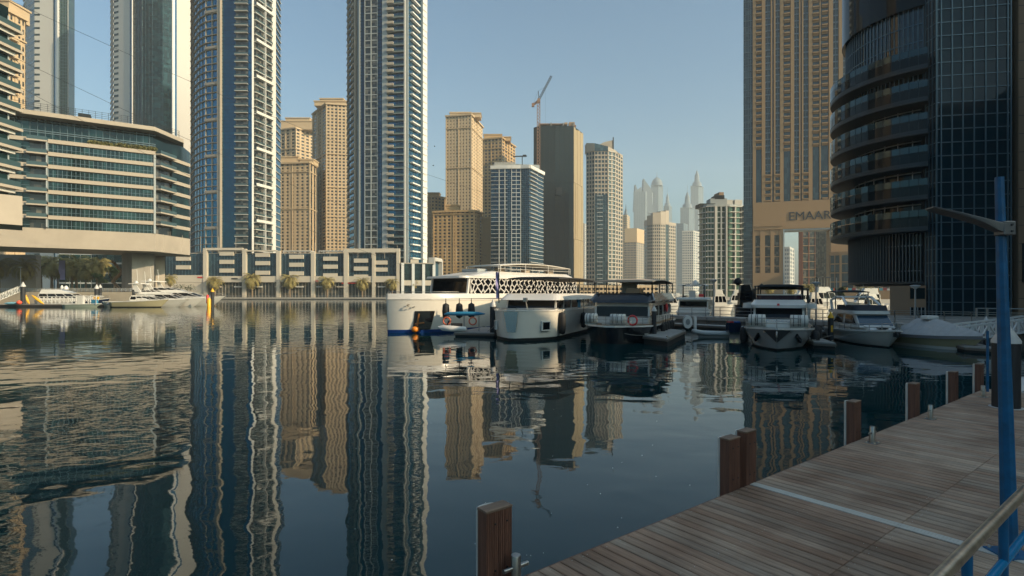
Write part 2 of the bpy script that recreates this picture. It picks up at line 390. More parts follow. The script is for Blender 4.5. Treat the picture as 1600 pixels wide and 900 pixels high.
golden('golden stepped tower rising behind the lower golden block, right of the round blue tower', [(430, 700), (462, 690), (491, 715)], 200, (4, 4), 690, corn=(232,), top=[(439, 488, 200, 187), (446, 484, 187, 182)])
golden('lower golden block with arched bay between the blue tower and the tall golden one', [(430, 560), (484, 555), (494, 575)], 254, (7, 2), 555, fh=5.3 * 555 / F, corn=(326, 268), top=[(436, 466, 254, 243), (468, 490, 254, 247)], pier=.5)
golden('tallest golden tower of the left pair, beside the second blue tower', [(489, 610), (510, 575), (546, 580)], 162, (3, 6), 575, corn=(240, 292, 338), top=[(491, 543, 162, 155), (500, 536, 155, 151)])
golden('thin sliver of golden tower right of the white-edged blue tower', [(655, 600), (667, 604)], 226, (3,), 600, corn=(320,))
golden('dull golden stepped building in the gap behind the low golden block', [(663, 680), (679, 676), (700, 690)], 308, (3, 4), 680, m=cream2, corn=(), top=[(668, 686, 308, 300)])
golden('tall golden tower with sunlit right side in the middle of the skyline', [(697, 600), (736, 594), (754, 640)], 180, (8, 6), 596, corn=(200, 262), top=[(703, 736, 180, 173), (738, 751, 180, 174)], sp=.62, pier=.62)
golden('golden tower with stepped crown right of the tallest golden one', [(751, 700), (784, 692), (805, 735)], 216, (6, 5), 694, m=cream2, corn=(232,), top=[(756, 784, 216, 208), (786, 798, 218, 212)])
golden('broad low golden block with pedimented centre and even window rows', [(677, 492), (741, 485), (753, 503)], 330, (9, 3), 487, m=cream2, fh=5.25 * 487 / F, corn=(334,), top=[(697, 716, 330, 319)], pier=.45)
golden('narrow orange block with stacked curved balconies beside the blue gridded tower', [(752, 545), (766, 541), (771, 556)], 340, (0, 1), 541, m=cream2)

# ------------------------------------------------------------------ blue and white gridded tower
z1 = ZZ(262, 470)
t_ = Tower('apartment_tower', 'blue glass tower with white balcony grid and latticed roof screen, centre of skyline', 'tower', [(767, 474), (793, 472), (799, 472), (814, 472), (827, 470), (838, 484), (849, 498)], 1.2, z1, 3.5, 30, gl_blue_d, white_c)
a, b = t_.seg(0); t_.bands(a, b, white_c, .3, .7, name='balcony'); t_.fin(a, b, 7, 7.5, white_c, 1)
t_.fin(a, b, 12, 12.5, white_c, 1)
a, b = t_.seg(1); t_.mullions(a, b, 2, mull)
a, b = t_.seg(2); t_.bands(a, b, white_c, .5, .5); t_.fin(a, b, 0, .5, white_c, .7); t_.fin(a, b, 4, 4.4, white_c, .7); t_.fin(a, b, 7.7, 8.2, white_c, .7)
a, b = t_.seg(3); t_.mullions(a, b, 4, mull)
a, b = t_.seg(4); t_.bands(a, b, white_c, .5, 1.4, name='balcony')
a, b = t_.seg(5); t_.bands(a, b, white_p, .3, .35)
for i in range(6):
    a, b = t_.seg(i); L = (b - a).length; fpart(t_.T, 'parapet', white_p, a, b, -.3, L + .3, -1.2, 1.4, z1 - .5, z1 + 2.4)
q = MB()
for k in range(26):
    c = D(772 + k * 1.25, 474); s_ = 1.0
    q.bar((c.x, c.y, z1 + 2.4), (c.x + 1.6, c.y, z1 + 6), .3); q.bar((c.x + 1.6, c.y, z1 + 2.4), (c.x, c.y, z1 + 6), .3)
q.build('roof_screen', white_c, t_.T, kind='stuff')
a, b = D(773, 478).to_2d(), D(843, 486).to_2d(); fpart(t_.T, 'roof_house', grey_c, a, b, 0, (b - a).length, -12, 0, z1 + 2, z1 + 6)
q = MB(); c = D(816, 480); q.bar((c.x - 8, c.y, z1 + 12), (c.x + 4, c.y, z1 + 12.4), .8, .9); q.bar((c.x, c.y, z1 + 3), (c.x, c.y, z1 + 12), .7); q.box((c.x + 2, c.y, z1 + 12.6), (3, 1.6, 1.6)); q.build('roof_cradle', dark_m, t_.T)
t_.close()

# ------------------------------------------------------------------ netted tower under construction and its crane
Yc = 640; z1 = ZZ(197, Yc)
t_ = Tower('unfinished_tower', 'dark netted tower under construction with lit right flank', 'building', [(834, Yc + 6), (842, Yc), (867, Yc - 2), (896, Yc), (904, Yc + 14), (911, Yc + 30)], 1.2, z1, 4, 34, net, None)
for i, (mm, o_) in enumerate(((net, 0), (net, .4), (net, 0), (net_lit, .3), (net_lit, .1))):
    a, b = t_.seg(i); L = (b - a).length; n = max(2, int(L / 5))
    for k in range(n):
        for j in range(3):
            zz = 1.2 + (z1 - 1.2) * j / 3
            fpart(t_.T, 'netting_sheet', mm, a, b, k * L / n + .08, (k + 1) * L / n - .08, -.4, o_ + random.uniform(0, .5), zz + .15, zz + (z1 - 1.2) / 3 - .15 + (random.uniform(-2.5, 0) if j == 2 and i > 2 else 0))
a, b = t_.seg(1, 3)
for k, (px0, px1, y0, y1, mm) in enumerate(((842, 880, 193, 191.5, craneM), (882, 887, 193, 190, tan), (889, 898, 194, 189.5, tan), (889, 900, 197, 194, craneM))):
    pa, pb = D(px0, Yc + 3).to_2d(), D(px1, Yc + 3).to_2d(); fpart(t_.T, 'formwork', mm, pa, pb, 0, (pb - pa).length, -8, 0, ZZ(y0, Yc), ZZ(y1, Yc))
for px in (842, 861, 880, 896):
    c = D(px, Yc + 2); ub(t_.T, 'column', conc_d, (c.x, c.y + .5, z1 + 2), (1.4, 1.4, 5))
q = MB(); pa, pb = D(869, Yc - 3), D(878, Yc - 3)
q.box(((pa.x + pb.x) / 2, Yc - 3, ZZ(300, Yc)), (pb.x - pa.x, 3, 9)); q.build('hoist_cage', dark_m, t_.T)
t_.close()
cr = thing('tower_crane', 'rust coloured luffing crane rising above the netted tower', 'crane', D(841.5, Yc - 4, 1.2), world=True)
def lattice(mb, a, b, wd, n, t=.3):
    a, b = Vector(a), Vector(b); d = (b - a).normalized(); up = Vector((0, 1, 0)); x = d.cross(up).normalized() * wd / 2; y = up * wd / 2
    cs = [x + y, x - y, -x - y, -x + y]
    for c in cs: mb.bar(a + c, b + c, t)
    for k in range(n):
        p0, p1 = a.lerp(b, k / n), a.lerp(b, (k + 1) / n)
        for i in range(4): mb.bar(p0 + cs[i], p1 + cs[(i + 1) % 4], t * .8)
base = D(841.5, Yc - 4)
q = MB(); lattice(q, (base.x, base.y, 1.2), (base.x, base.y, ZZ(160, Yc)), 3.2, 60, .55); q.build('mast', craneM, cr, kind='stuff')
piv = Vector((base.x + .3, base.y, ZZ(158, Yc))); tip = D(861.5, Yc - 4, ZZ(121, Yc))
q = MB(); lattice(q, piv, tip, 1.9, 12, .42); q.build('jib', dark_m, cr, kind='stuff')
q = MB(); q.bar(piv, D(832.5, Yc - 4, ZZ(167, Yc)), 1.5, 2.2); q.box(D(832.8, Yc - 4, ZZ(166, Yc)), (3, 3, 4)); q.build('counter_jib', craneM, cr)
q = MB(); q.box((piv.x, piv.y, piv.z - 1), (3.4, 3, 5)); q.build('cab', craneM, cr)
q = MB(); fr_ = D(841, Yc - 4, ZZ(144, Yc)); q.bar(piv, fr_, .7); q.build('a_frame', dark_m, cr)
q = MB(); q.bar(fr_, piv.lerp(tip, .55), .16); q.bar(fr_, D(833, Yc - 4, ZZ(165, Yc)), .16); tp = piv.lerp(tip, .52); q.bar(tp, tp - Vector((0, 0, 60)), .1); q.build('cables', dark_m, cr)

# ------------------------------------------------------------------ beige tower with curved sloping roof
Yh = 560; z1 = ZZ(236, Yh)
t_ = Tower('apartment_tower', 'beige and blue tower with curved sloping roof fin, right of the netted tower', 'tower', [(916, Yh + 4), (929, Yh), (950, Yh), (962, Yh + 6), (973, Yh + 22)], 1.2, z1, 4.2, 30, gl_slate, beige)
a, b = t_.seg(0); t_.grid(a, b, 3, beige, .3, .35)
a, b = t_.seg(1); t_.grid(a, b, 4, beige, .25, .35, z0=ZZ(304, Yh)); L = (b - a).length
for z in t_.floors(1.2, ZZ(306, Yh)): fpart(t_.T, 'balcony', grey_c, a, b, 2.5, L * .6, -.6, .6, z - .35, z + .35)
t_.mullions(a, b, 5, mull, z1=ZZ(306, Yh), hz=1)
a, b = t_.seg(2); t_.grid(a, b, 2, beige, .3, .3); t_.bands(a, b, white_c, .5, .7, name='balcony')
a, b = t_.seg(3); t_.grid(a, b, 3, beige, .35, .35)
for i, (y0, y1) in enumerate(((222, 224), (224, 229), (229, 233), (233, 240))):
    a, b = t_.seg(i); L = (b - a).length
    q = MB(); pa, pb = t_.pts[i], t_.pts[i + 1]
    q.loft([[(pa.x, pa.y - .6, z1), (pb.x, pb.y - .6, z1), (pb.x, pb.y + 10, z1), (pa.x, pa.y + 10, z1)], [(pa.x, pa.y - .6, ZZ(y0, Yh)), (pb.x, pb.y - .6, ZZ(y1, Yh)), (pb.x, pb.y + 10, ZZ(y1, Yh)), (pa.x, pa.y + 10, ZZ(y0, Yh))]]); q.build('crown_glazing' if i == 1 else 'crown_wall', gl_slate if i == 1 else beige, t_.T)
poly_prof(t_.T, 'roof_fin', beige, [(934, 227), (944, 222), (957, 219), (959, 219), (959, 238), (934, 230)], Yh + 8, 3)
c = D(958.3, Yh + 8); q = MB(); q.tube([(c.x, c.y, ZZ(236, Yh)), (c.x, c.y, ZZ(211, Yh))], .6); q.build('mast', dark_m, t_.T)
t_.close()

# ------------------------------------------------------------------ round beige tower
Yj = 760; z1 = ZZ(350, Yj)
t_ = Tower('apartment_tower', 'round-fronted beige tower with dark slot and stepped crown, centre right', 'tower', [(1007, Yj + 22), (1011, Yj + 8), (1020, Yj), (1032, Yj), (1040, Yj + 4), (1045, Yj + 8), (1056, Yj + 20)], 1.2, z1, 4.6, 36, gl_slate, beige)
for i, n in enumerate((1, 3, 4, 3, 0, 4)):
    a, b = t_.seg(i)
    if n: t_.grid(a, b, n, beige, .35, .42)
    else: t_.mullions(a, b, 2, mull, hz=1)
z2 = ZZ(338, Yj)
for i, yy in enumerate((342, 336, 332, 330, 328, 346)):
    a, b = t_.seg(i); fpart(t_.T, 'crown_wall', beige, a, b, 0, (b - a).length, -8, .4, z1, ZZ(yy, Yj))
t_.close()

# ------------------------------------------------------------------ white curved apartment block
Yn = 400; z1 = ZZ(322, Yn)
t_ = Tower('apartment_block', 'white curved apartment block with deep balconies and stepped roof boxes', 'building', [(1093, Yn + 14), (1098, Yn + 6), (1106, Yn + 1), (1116, Yn), (1120, Yn), (1134, Yn), (1139, Yn), (1158, Yn + 2), (1161, Yn + 3)], 1.2, z1, 4.05, 24, gl_green, grey_c)
for i in (0, 1, 2):
    a, b = t_.seg(i); t_.balconies(a, b, white_c, 1.4, .5, 1.0, None)
    t_.grid(a, b, 2, grey_c, .2, .15)
a, b = t_.seg(3); t_.fin(a, b, .2, 1.6, white_c, 1.0)
a, b = t_.seg(4); t_.grid(a, b, 2, grey_c, .3, .16); L = (b - a).length
a, b = t_.seg(5); t_.fin(a, b, 0, .9, white_c, .9)
a, b = t_.seg(6); t_.balconies(a, b, white_c, 1.5, .5, 1.0, None); t_.fin(a, b, 4.2, 5.0, white_c, 1.3)
a, b = t_.seg(7); t_.fin(a, b, 0, 1.4, white_c, 1.7)
for (x0, x1, y0, y1, m_) in ((1094, 1118, 322, 316, dark_m), (1110, 1136, 322, 308, grey_c), (1117, 1132, 309, 303, dark_m), (1124, 1131, 304, 298, brown), (1126, 1146, 322, 310, white_c), (1148, 1160, 322, 310, white_c)):
    a, b = D(x0, Yn + 5 + random.random()).to_2d(), D(x1, Yn + 5 + random.random()).to_2d(); fpart(t_.T, 'roof_box', m_, a, b, 0, (b - a).length, -10, 0, ZZ(y0, Yn), ZZ(y1, Yn))
t_.close()

# ------------------------------------------------------------------ tan tower with the name over its portal
Yl, Yr = 353, 334
def E(px): return (px, Yl + (Yr - Yl) * (px - 1162) / (1335 - 1162))
z1 = ZZ(-45, Yl); zb = ZZ(320, Yl); fh = 10.15 * 342 / F
cols = [1162, 1176, 1182, 1191, 1196, 1204, 1207, 1211, 1218, 1225, 1235, 1240, 1248, 1251, 1255, 1264, 1269, 1284, 1298, 1302, 1310, 1316, 1325, 1336]
t_ = Tower('skyscraper', 'tall tan tower with a name sign above its square portal', 'building', [E(1162), E(1336)], zb, z1, fh, 12, gl_slate, None)
A, B = t_.pts; d_, n_, L = fr(A, B)
def sx(px): p_ = D(*E(px)).to_2d(); return (p_ - A).length
def tanpier(x0, x1, z0=zb, z1_=z1, out=.8): fpart(t_.T, 'pier', tan, A, B, sx(x0), sx(x1), -.6, out, z0, z1_)
def baycol(px, wpx, z0, z1_, phase=0):
    x0, x1 = sx(px - wpx / 2), sx(px + wpx / 2); z = z1_ - phase * fh
    while z > z0 + 1:
        zt = z
        o = fpart(t_.T, 'window_bay', tan, A, B, x0 - .15, x1 + .15, -.3, 1.25, zt - fh * .24, zt - fh * .06)   # sill box under the window
        fmb(t_.mb('lintels', tan), A, B, x0 - .1, x1 + .1, -.5, .3, zt - fh * .5, zt - fh * .22)
        z -= fh
t_.mullions(A, D(*E(1176)).to_2d(), 4, mull, t=.25, hz=1, pn=.3)
zw = ZZ(232, 342)
for x0, x1 in ((1176, 1181), (1190, 1195.5), (1204, 1206.3), (1208.8, 1211.3), (1218.5, 1224), (1235, 1240.5), (1248.3, 1250.2), (1252.5, 1254.8), (1263, 1269), (1280, 1282), (1294.5, 1301), (1310, 1316.5), (1325, 1336)): tanpier(x0, x1)
for px, ph in ((1185.5, 0), (1229.5, .6), (1274.5, .2), (1288.5, .1)): baycol(px, 8.5, zw, z1, ph)
for px in (1185.5, 1229.5, 1274.5): fpart(t_.T, 'column_glazing', gl_slate, A, B, sx(px - 4), sx(px + 4), -.5, .1, zb, zw)
zq = ZZ(268, 342)
for px in (1199.7, 1214.8, 1244.2, 1259, 1288.5, 1305.5): baycol(px, 8, zb, zq, .1)
for px0, px1 in ((1195.5, 1204), (1211.3, 1218.5), (1240.5, 1248.3), (1254.8, 1263), (1301, 1310), (1316.5, 1325)):   # glazing with thin spandrels
    q = t_.mb('mullions', mull); z = z1
    while z > zq:
        fmb(q, A, B, sx(px0), sx(px1), -.3, .06, z - .5, z + .3); z -= fh
    fmb(q, A, B, sx((px0 + px1) / 2) - .1, sx((px0 + px1) / 2) + .1, -.3, .14, zq, z1)
# portal storeys
for px in (1176, 1298):
    pass
zp = ZZ(357, 342)
fpart(t_.T, 'portal_lintel', tan, A, B, sx(1176), sx(1336), -11, 1.3, zp, zb + .8)
fpart(t_.T, 'portal_soffit', grey_c, A, B, sx(1224.5), sx(1297.5), -11, 1.0, zp - 1.0, zp - .01)
fpart(t_.T, 'fascia_panel', tan, A, B, sx(1176.5), sx(1222), 1.3, 1.7, ZZ(352, 342), ZZ(321, 342))
GZ = 1.2
fpart(t_.T, 'corner_glazing', gl_slate, A, B, 0, sx(1176) - .02, -11, -.3, GZ, zb)
q = t_.mb('mullions', mull)
for k in range(20): fmb(q, A, B, 0, sx(1176), -.4, 0, zb - k * 2.8 - .1, zb - k * 2.8 + .1) if zb - k * 2.8 > GZ + 2 else None
fpart(t_.T, 'tower_leg', gl_dark, A, B, sx(1176), sx(1223), -11, -.2, GZ, zp)
for x0, x1 in ((1176, 1180), (1187.5, 1195), (1203.5, 1209.5), (1217.5, 1224)): fpart(t_.T, 'pier', tan, A, B, sx(x0), sx(x1), -.5, .9, GZ, zp)
for yy, hh in ((361, 9), (384, 1.1), (400, 1.1), (415, 1.1), (427, 2), (441, 26)):
    zc = ZZ(yy, 342); fpart(t_.T, 'spandrel', tan, A, B, sx(1176), sx(1222), -.5, .6, max(GZ, zc - hh * .22), zc + hh * .2) if hh < 20 else fpart(t_.T, 'base_wall', tan, A, B, sx(1176), sx(1224), -.5, 1.0, GZ, ZZ(426, 342))
fpart(t_.T, 'portal_reveal', grey_c, A, B, sx(1223), sx(1225.2), -11, 1.15, GZ, zp)
fpart(t_.T, 'tower_leg', tan, A, B, sx(1297.5), sx(1336), -11, 1.3, GZ, zp)
t_.close()
def lettering(txt, loc, size, rz, m, T, ex=.2, name='lettering', fit=None, rx=90):
    cu = bpy.data.curves.new(name, 'FONT'); cu.body = txt; cu.size = size; cu.extrude = ex; cu.resolution_u = 3; cu.offset = 0
    o = bpy.data.objects.new(name, cu); COL.objects.link(o); dg = bpy.context.evaluated_depsgraph_get()
    me = bpy.data.meshes.new_from_object(o.evaluated_get(dg)); bpy.data.objects.remove(o)
    if fit:
        wv = max(v.co.x for v in me.vertices) - min(v.co.x for v in me.vertices)
        for v in me.vertices: v.co.x *= fit / wv
    me.materials.clear(); me.materials.append(m)
    o = bpy.data.objects.new(name, me); COL.objects.link(o); o.parent = T
    o.location = Vector(loc) - (T.location if T and T.get('_w') else Vector((0, 0, 0))); o.rotation_euler = (R(rx), 0, rz); return o
s0 = sx(1231); pw = A + d_ * s0 + n_ * 1.45
lettering('EMAAR', (pw.x, pw.y, ZZ(343.2, 341)), 7.4, math.atan2(d_.y, d_.x), M('sign_metal', (.03, .035, .04), .5), t_.T, .10, fit=sx(1296.5) - s0)

# buildings seen through the portal and beside it
t_ = far_tower('apartment_tower', 'pale apartment tower seen through the square portal', 1223, 1241, 388, 700, nocap, white_c, 4, 5)
t_ = Tower('apartment_tower', 'red-brown and dark glass tower framed by the square portal', 'tower', [(1248, 450), (1254, 449), (1274, 448), (1298, 447)], 1.2, ZZ(335, 449), 6.4, 20, gl_dark, None)
redb = M('red_brown_cladding', (.15, .05, .028), .8, var=.1, vs=.2)
a, b = t_.seg(0); t_.fin(a, b, 0, (b - a).length, redb, .5, name='wall')
a, b = t_.seg(1); t_.grid(a, b, 2, redb, .16, .08); t_.bands(a, b, tan, .5, .5)
a, b = t_.seg(2); t_.mullions(a, b, 9, dark_m, hz=2)
t_.close()
t_ = Tower('podium_block', 'low tan podium with big windows beside the curved dark building', 'building', [(1297, 320), (1312, 316), (1336, 312), (1392, 300)], 1.2, ZZ(398, 316), 5.2, 20, gl_slate, tan)
a, b = t_.seg(0); t_.grid(a, b, 2, tan, .12, .12)
a, b = t_.seg(1); t_.grid(a, b, 1, tan, .22, .10); t_.fin(a, b, 0, 1, tan, .8)
a, b = t_.seg(2); t_.grid(a, b, 4, tan, .3, .3)
t_.close()
md = thing('mural_hoarding', 'painted hoarding with blue, green and red shapes on the podium terrace', 'hoarding', D(1345, 250, 1.2), world=True)
a, b = D(1296, 255).to_2d(), D(1392, 245).to_2d(); L = (b - a).length
fpart(md, 'terrace_wall', tan, a, b, 0, L, -3, 0, 1.2, ZZ(463, 250) + 2.6)
cl = [(.02, .18, .22), (.5, .10, .05), (.55, .50, .40), (.02, .10, .10), (.6, .25, .06), (.1, .3, .35), (.25, .04, .04), (.5, .48, .45)]
for k in range(16):
    fpart(md, 'painted_panel', M('mural_%d' % (k % 8), cl[k % 8], .7), a, b, L * k / 16 + .05, L * (k + 1) / 16 - .05, -.3, .1, ZZ(462.5, 250) + 2.5, ZZ(456.5, 250) + (random.random()) * .5 + 1.6)

# ------------------------------------------------------------------ the two tall blue towers
ZT = ZZ(-60, 345)
fh = 11.3 * 345 / F
t_ = Tower('skyscraper', 'round blue and beige tower with stacked balconies left of the golden buildings', 'tower',
    [(298, 376), (303, 362), (311, 353), (321, 348), (341, 345), (346.5, 344.5), (368, 344), (388, 344), (394, 344.5), (397, 345), (424, 360), (429, 363), (438, 378)], 1.2, ZT, fh, 34, gl_blue, None)
TA = t_
for i in (0, 1, 2):
    a, b = t_.seg(i); t_.bands(a, b, beige, .28, .45); t_.mullions(a, b, 2, mull, hz=1, t=.1)
a, b = t_.seg(3); t_.bands(a, b, beige, .30, .5); t_.grid(a, b, 2, beige_d, .10, .06); 
for i, z in enumerate(t_.floors()):
    if i % 5 == 2: fpart(t_.T, 'spandrel_panel', beige, a, b, 0, (b - a).length, -.4, .8, z + .3, z + 1.8)
a, b = t_.seg(4); t_.fin(a, b, 0, (b - a).length, beige, 1.1); t_.fin(a, b, (b - a).length - .5, (b - a).length + .1, beige_d, 1.5)
a, b = t_.seg(5); t_.mullions(a, b, 8, gl_blue_d, hz=2, t=.1, pn=.2)
a, b = t_.seg(6); t_.balconies(a, b, white_c, 1.7, .34, 1.0, rail_glass)
fpart(t_.T, 'recess_wall', gl_dark, a, b, .2, (b - a).length - .2, -.5, .05, 1.2, ZT)
a, b = t_.seg(7); t_.mullions(a, b, 2, gl_blue_d, hz=1)
a, b = t_.seg(8); t_.fin(a, b, -.2, .9, white_p, 1.4)
a, b = t_.seg(9); t_.balconies(a, b, white_p, 1.3, .32, 1.1, rail_glass); L = (b - a).length
fpart(t_.T, 'recess_wall', gl_dark, a, b, .2, L - .2, -.5, .05, 1.2, ZT)
t_.fin(a, b, L * .52, L * .52 + .45, white_p, 1.9); 
for i, z in enumerate(t_.floors()):
    if i % 5 == 1: fpart(t_.T, 'spandrel_panel', white_p, a, b, 0, L, 1.7, 2.2, z, z + 1.7)
a, b = t_.seg(10); t_.fin(a, b, -.3, (b - a).length + .2, white_p, .9)
a, b = t_.seg(11); t_.bands(a, b, white_p, .4, .7); t_.mullions(a, b, 3, mull, hz=1)
t_.close()
fh = 10.75 * 345 / F
t_ = Tower('skyscraper', 'blue tower with slanting balconies and white right edge, second tall one from the left', 'tower',
    [(543, 378), (546, 366), (554, 356), (560, 352), (563, 351), (570, 350), (590, 349), (598, 348), (606, 347.5), (633, 346), (638, 345.5), (658, 362), (664, 366)], 1.2, ZT, fh, 34, gl_blue, None)
TB = t_
for i in (0, 1):
    a, b = t_.seg(i); t_.bands(a, b, grey_c, .4, .8)
    for z in t_.floors(): fpart(t_.T, 'spandrel_panel', beige_d, a, b, (b - a).length * .55, (b - a).length, 0, 1.0, z, z + 1.5)
a, b = t_.seg(2); t_.fin(a, b, 1.2, 2.6, beige_d, 1.0)
a, b = t_.seg(3); t_.fin(a, b, 0, (b - a).length, grey_c, .6)
a, b = t_.seg(4); t_.mullions(a, b, 3, gl_blue_d, hz=2)
a, b = t_.seg(5); t_.grid(a, b, 2, grey_c, .12, .12, out=.4); fpart(t_.T, 'recess_wall', gl_dark, a, b, .2, (b - a).length - .2, -.5, .02, 1.2, ZT)
a, b = t_.seg(6); t_.mullions(a, b, 3, gl_blue_d, hz=2)
a, b = t_.seg(7); t_.fin(a, b, 0, (b - a).length, grey_c, 1.0)
a, b = t_.seg(8); L = (b - a).length; t_.balconies(a, b, grey_c, 1.6, .30, 1.0, rail_glass)
fpart(t_.T, 'recess_wall', gl_blue_d, a, b, L * .45, L - .2, -.5, .05, 1.2, ZT)
for z in t_.floors(): fpart(t_.T, 'spandrel_panel', beige, a, b, 0, L * .38, 1.0, 2.4, z, z + 1.6)
a, b = t_.seg(9); t_.fin(a, b, -.2, .6, white_c, 1.6)
t_.fin(a, b, .62, (b - a).length, grey_c, .6)
a, b = t_.seg(10); L = (b - a).length; t_.mullions(a, b, 5, mull, hz=2, t=.12)
for i, z in enumerate(t_.floors()): fpart(t_.T, 'balcony', white_p, a, b, L * .14, L * .74, -.3, 1.9, z - .55, z + .30)
a, b = t_.seg(11); t_.fin(a, b, -.2, (b - a).length + .3, white_p, 1.6); t_.bands(a, b, white_p, .6, 2.0, big=False)
t_.close()

# ------------------------------------------------------------------ towers at the far left
z1 = ZZ(-60, 530)
t_ = Tower('skyscraper', 'cream and green glass tower between the left terrace building and open sky', 'tower', [(36, 552), (41, 540), (54, 530), (86, 530), (92, 528), (107, 530), (116, 545)], 1.2, z1, 6.4, 30, gl_green, None)
def notch(t_, a, b, s0, s1, m, gm, o=.15):
    for z in t_.floors(): fpart(t_.T, 'window', gm, a, b, s0, s1, -.3, o + .04, z - 1.0, z + .9)
a, b = t_.seg(0); t_.bands(a, b, grey_c, 2.4, .2)
a, b = t_.seg(1); L = (b - a).length; t_.fin(a, b, 0, L, grey_c, .1, name='wall'); notch(t_, a, b, L * .2, L, None, gl_slate)
a, b = t_.seg(2); L = (b - a).length; t_.fin(a, b, 0, L * .92, white_c, .1, name='wall'); notch(t_, a, b, 0, L * .26, None, gl_teal)
t_.mb('mullions', mull)
a, b = t_.seg(3); L = (b - a).length; fpart(t_.T, 'glass_strip', gl_blue, a, b, -2.5, L * .45, -.4, .1, 1.2, z1); t_.fin(a, b, L * .45, L, white_p, 1.2)
a, b = t_.seg(4); t_.mullions(a, b, 6, mull, hz=2, t=.16)
a, b = t_.seg(5); L = (b - a).length; t_.fin(a, b, 0, L, white_c, .1, name='wall'); notch(t_, a, b, L * .62, L, None, gl_dark)
t_.close()
z1 = ZZ(-60, 475)
t_ = Tower('skyscraper', 'cream tower with a curved teal glass front, left of the round blue tower', 'tower', [(173, 504), (178, 485), (203, 478), (208, 476), (222, 471), (238, 470), (254, 472), (268, 476), (276, 480), (299, 488)], 1.2, z1, 4.9, 30, gl_teal, None)
a, b = t_.seg(0); L = (b - a).length; t_.bands(a, b, white_c, 1.8, .5); t_.fin(a, b, 0, L, gl_teal, .1, name='glass_strip')
a, b = t_.seg(1); L = (b - a).length; t_.fin(a, b, 0, L, white_c, .1, name='wall'); notch(t_, a, b, 0, L * .3, None, gl_teal)
a, b = t_.seg(2); t_.fin(a, b, 0, (b - a).length * .8, gl_blue_d, .1, name='glass_strip'); t_.fin(a, b, (b - a).length * .8, (b - a).length, white_p, .9)
for i in (3, 4, 5, 6):
    a, b = t_.seg(i); t_.mullions(a, b, 3, gl_slate, hz=1, t=.10)
a, b = t_.seg(7); L = (b - a).length; t_.fin(a, b, 0, L * .5, white_p, 1.2); t_.fin(a, b, L * .5, L, gl_blue, .2, name='glass_strip')
a, b = t_.seg(8); L = (b - a).length; t_.fin(a, b, 0, L, white_c, .3, name='wall')
t_.close()
t_ = golden('cream apartment tower with stepped cornices at the left frame edge', [(-40, 330), (8, 318), (39, 330)], 15, (6, 5), 318, fh=5.2, corn=(52,), depth=26, top=[(-20, 14, 15, -8)], pier=.5, sp=.45, group='golden apartment towers')
a, b = t_.seg(1); L = (b - a).length
for z in t_.floors()[2:12]: fpart(t_.T, 'balcony', cream, a, b, L * .15, L * .55, -.3, 2.2, z - .4, z + .5)

# ------------------------------------------------------------------ banded terrace building on its pillars
def P2(px, Y): return D(px, Y).to_2d()
A = P2(-60, 160); B = P2(243, 185); C = P2(297, 203)
T = thing('terrace_building', 'banded beige and teal building carried on pillars over the left promenade', 'building', (B.x - 14, B.y + 14, 4.3), world=True)
LB = (B - A).length; dB, nB, _ = fr(A, B); LC = (C - B).length
zf0, zf1 = 17.9, 23.9; fh = 3.93; bandz = [50.9 - fh * k for k in range(7)]
back = [C + C.normalized() * 12, A + A.normalized() * 30]
def insA(o): return [A - nB * o, B - nB * o + Vector((-o * .3, 0)), C + Vector((-o, 0))] + back
q = MB(); q.prism(insA(.9), zf1 - 1, 50.6); q.build('core', gl_dark, T)
q = MB(); q.prism(insA(0), zf0, zf1); bf = q.build('base_fascia', beige, T)
q = MB()
for k in range(0, 30): fmb(q, A, B, k * 5.5, k * 5.5 + .1, 0, .03, zf0 + .1, zf1 - .1)
q.build('joint_covers', beige_d, T)
sB = lambda px: (P2(px, 160 + 25 * (px + 60) / 303) - A).length
xb0, xb1, xb2 = sB(47), sB(76), LB          # recessed balcony bay
for i, z in enumerate(bandz):
    fpart(T, 'floor_band', beige, A, B, 0, xb0, -.8, 0, z - .52, z + .66)
    fpart(T, 'floor_band', beige, A, B, xb1, xb2, -.8, .15, z - .52, z + .66)
    fpart(T, 'balcony', beige, A, B, xb0 - .6, xb1, -.6, 1.5, z - .5, z - .05)
    bz = fpart(T, 'balustrade', rail_glass, A, B, xb0 - .5, xb1 - .1, 1.38, 1.44, z - .05, z + 1.05)
    fpart(T, 'partition', grey_c, A, B, xb1 - .35, xb1 - .02, -.8, 1.2, z - fh + .8, z - .5)
    fpart(T, 'floor_band', beige, B, C, LC * .45, LC, -.8, .1, z - .52, z + .66)
    fpart(T, 'balcony', beige, B, C, 0, LC * .45, -.8, 1.9, z - .5, z - .05)
    fpart(T, 'balustrade', rail_glass, B, C, .1, LC * .45, 1.75, 1.81, z - .05, z + 1.0)
    if i < 7:
        zt, zb_ = z - .65, (bandz[i + 1] + .75 if i < 6 else zf1)
        n = 25; x = xb1
        for k in range(n):
            w_ = (xb2 - xb1) / n
            fpart(T, 'pane', gl_teal, A, B, x + .12, x + w_ - .02, -.55, -.42, zb_ + .05, zt - .05); x += w_
        for k in range(9):
            w_ = xb0 / 9
            if k > 2: fpart(T, 'pane', gl_teal, A, B, k * w_ + .12, (k + 1) * w_ - .02, -.55, -.42, zb_ + .05, zt - .05)
        for k in range(6):
            w_ = LC * .52 / 6; fpart(T, 'pane', gl_teal, B, C, LC * .47 + k * w_ + .1, LC * .47 + (k + 1) * w_, -.5, -.35, zb_ + .05, zt - .05)
q = MB()
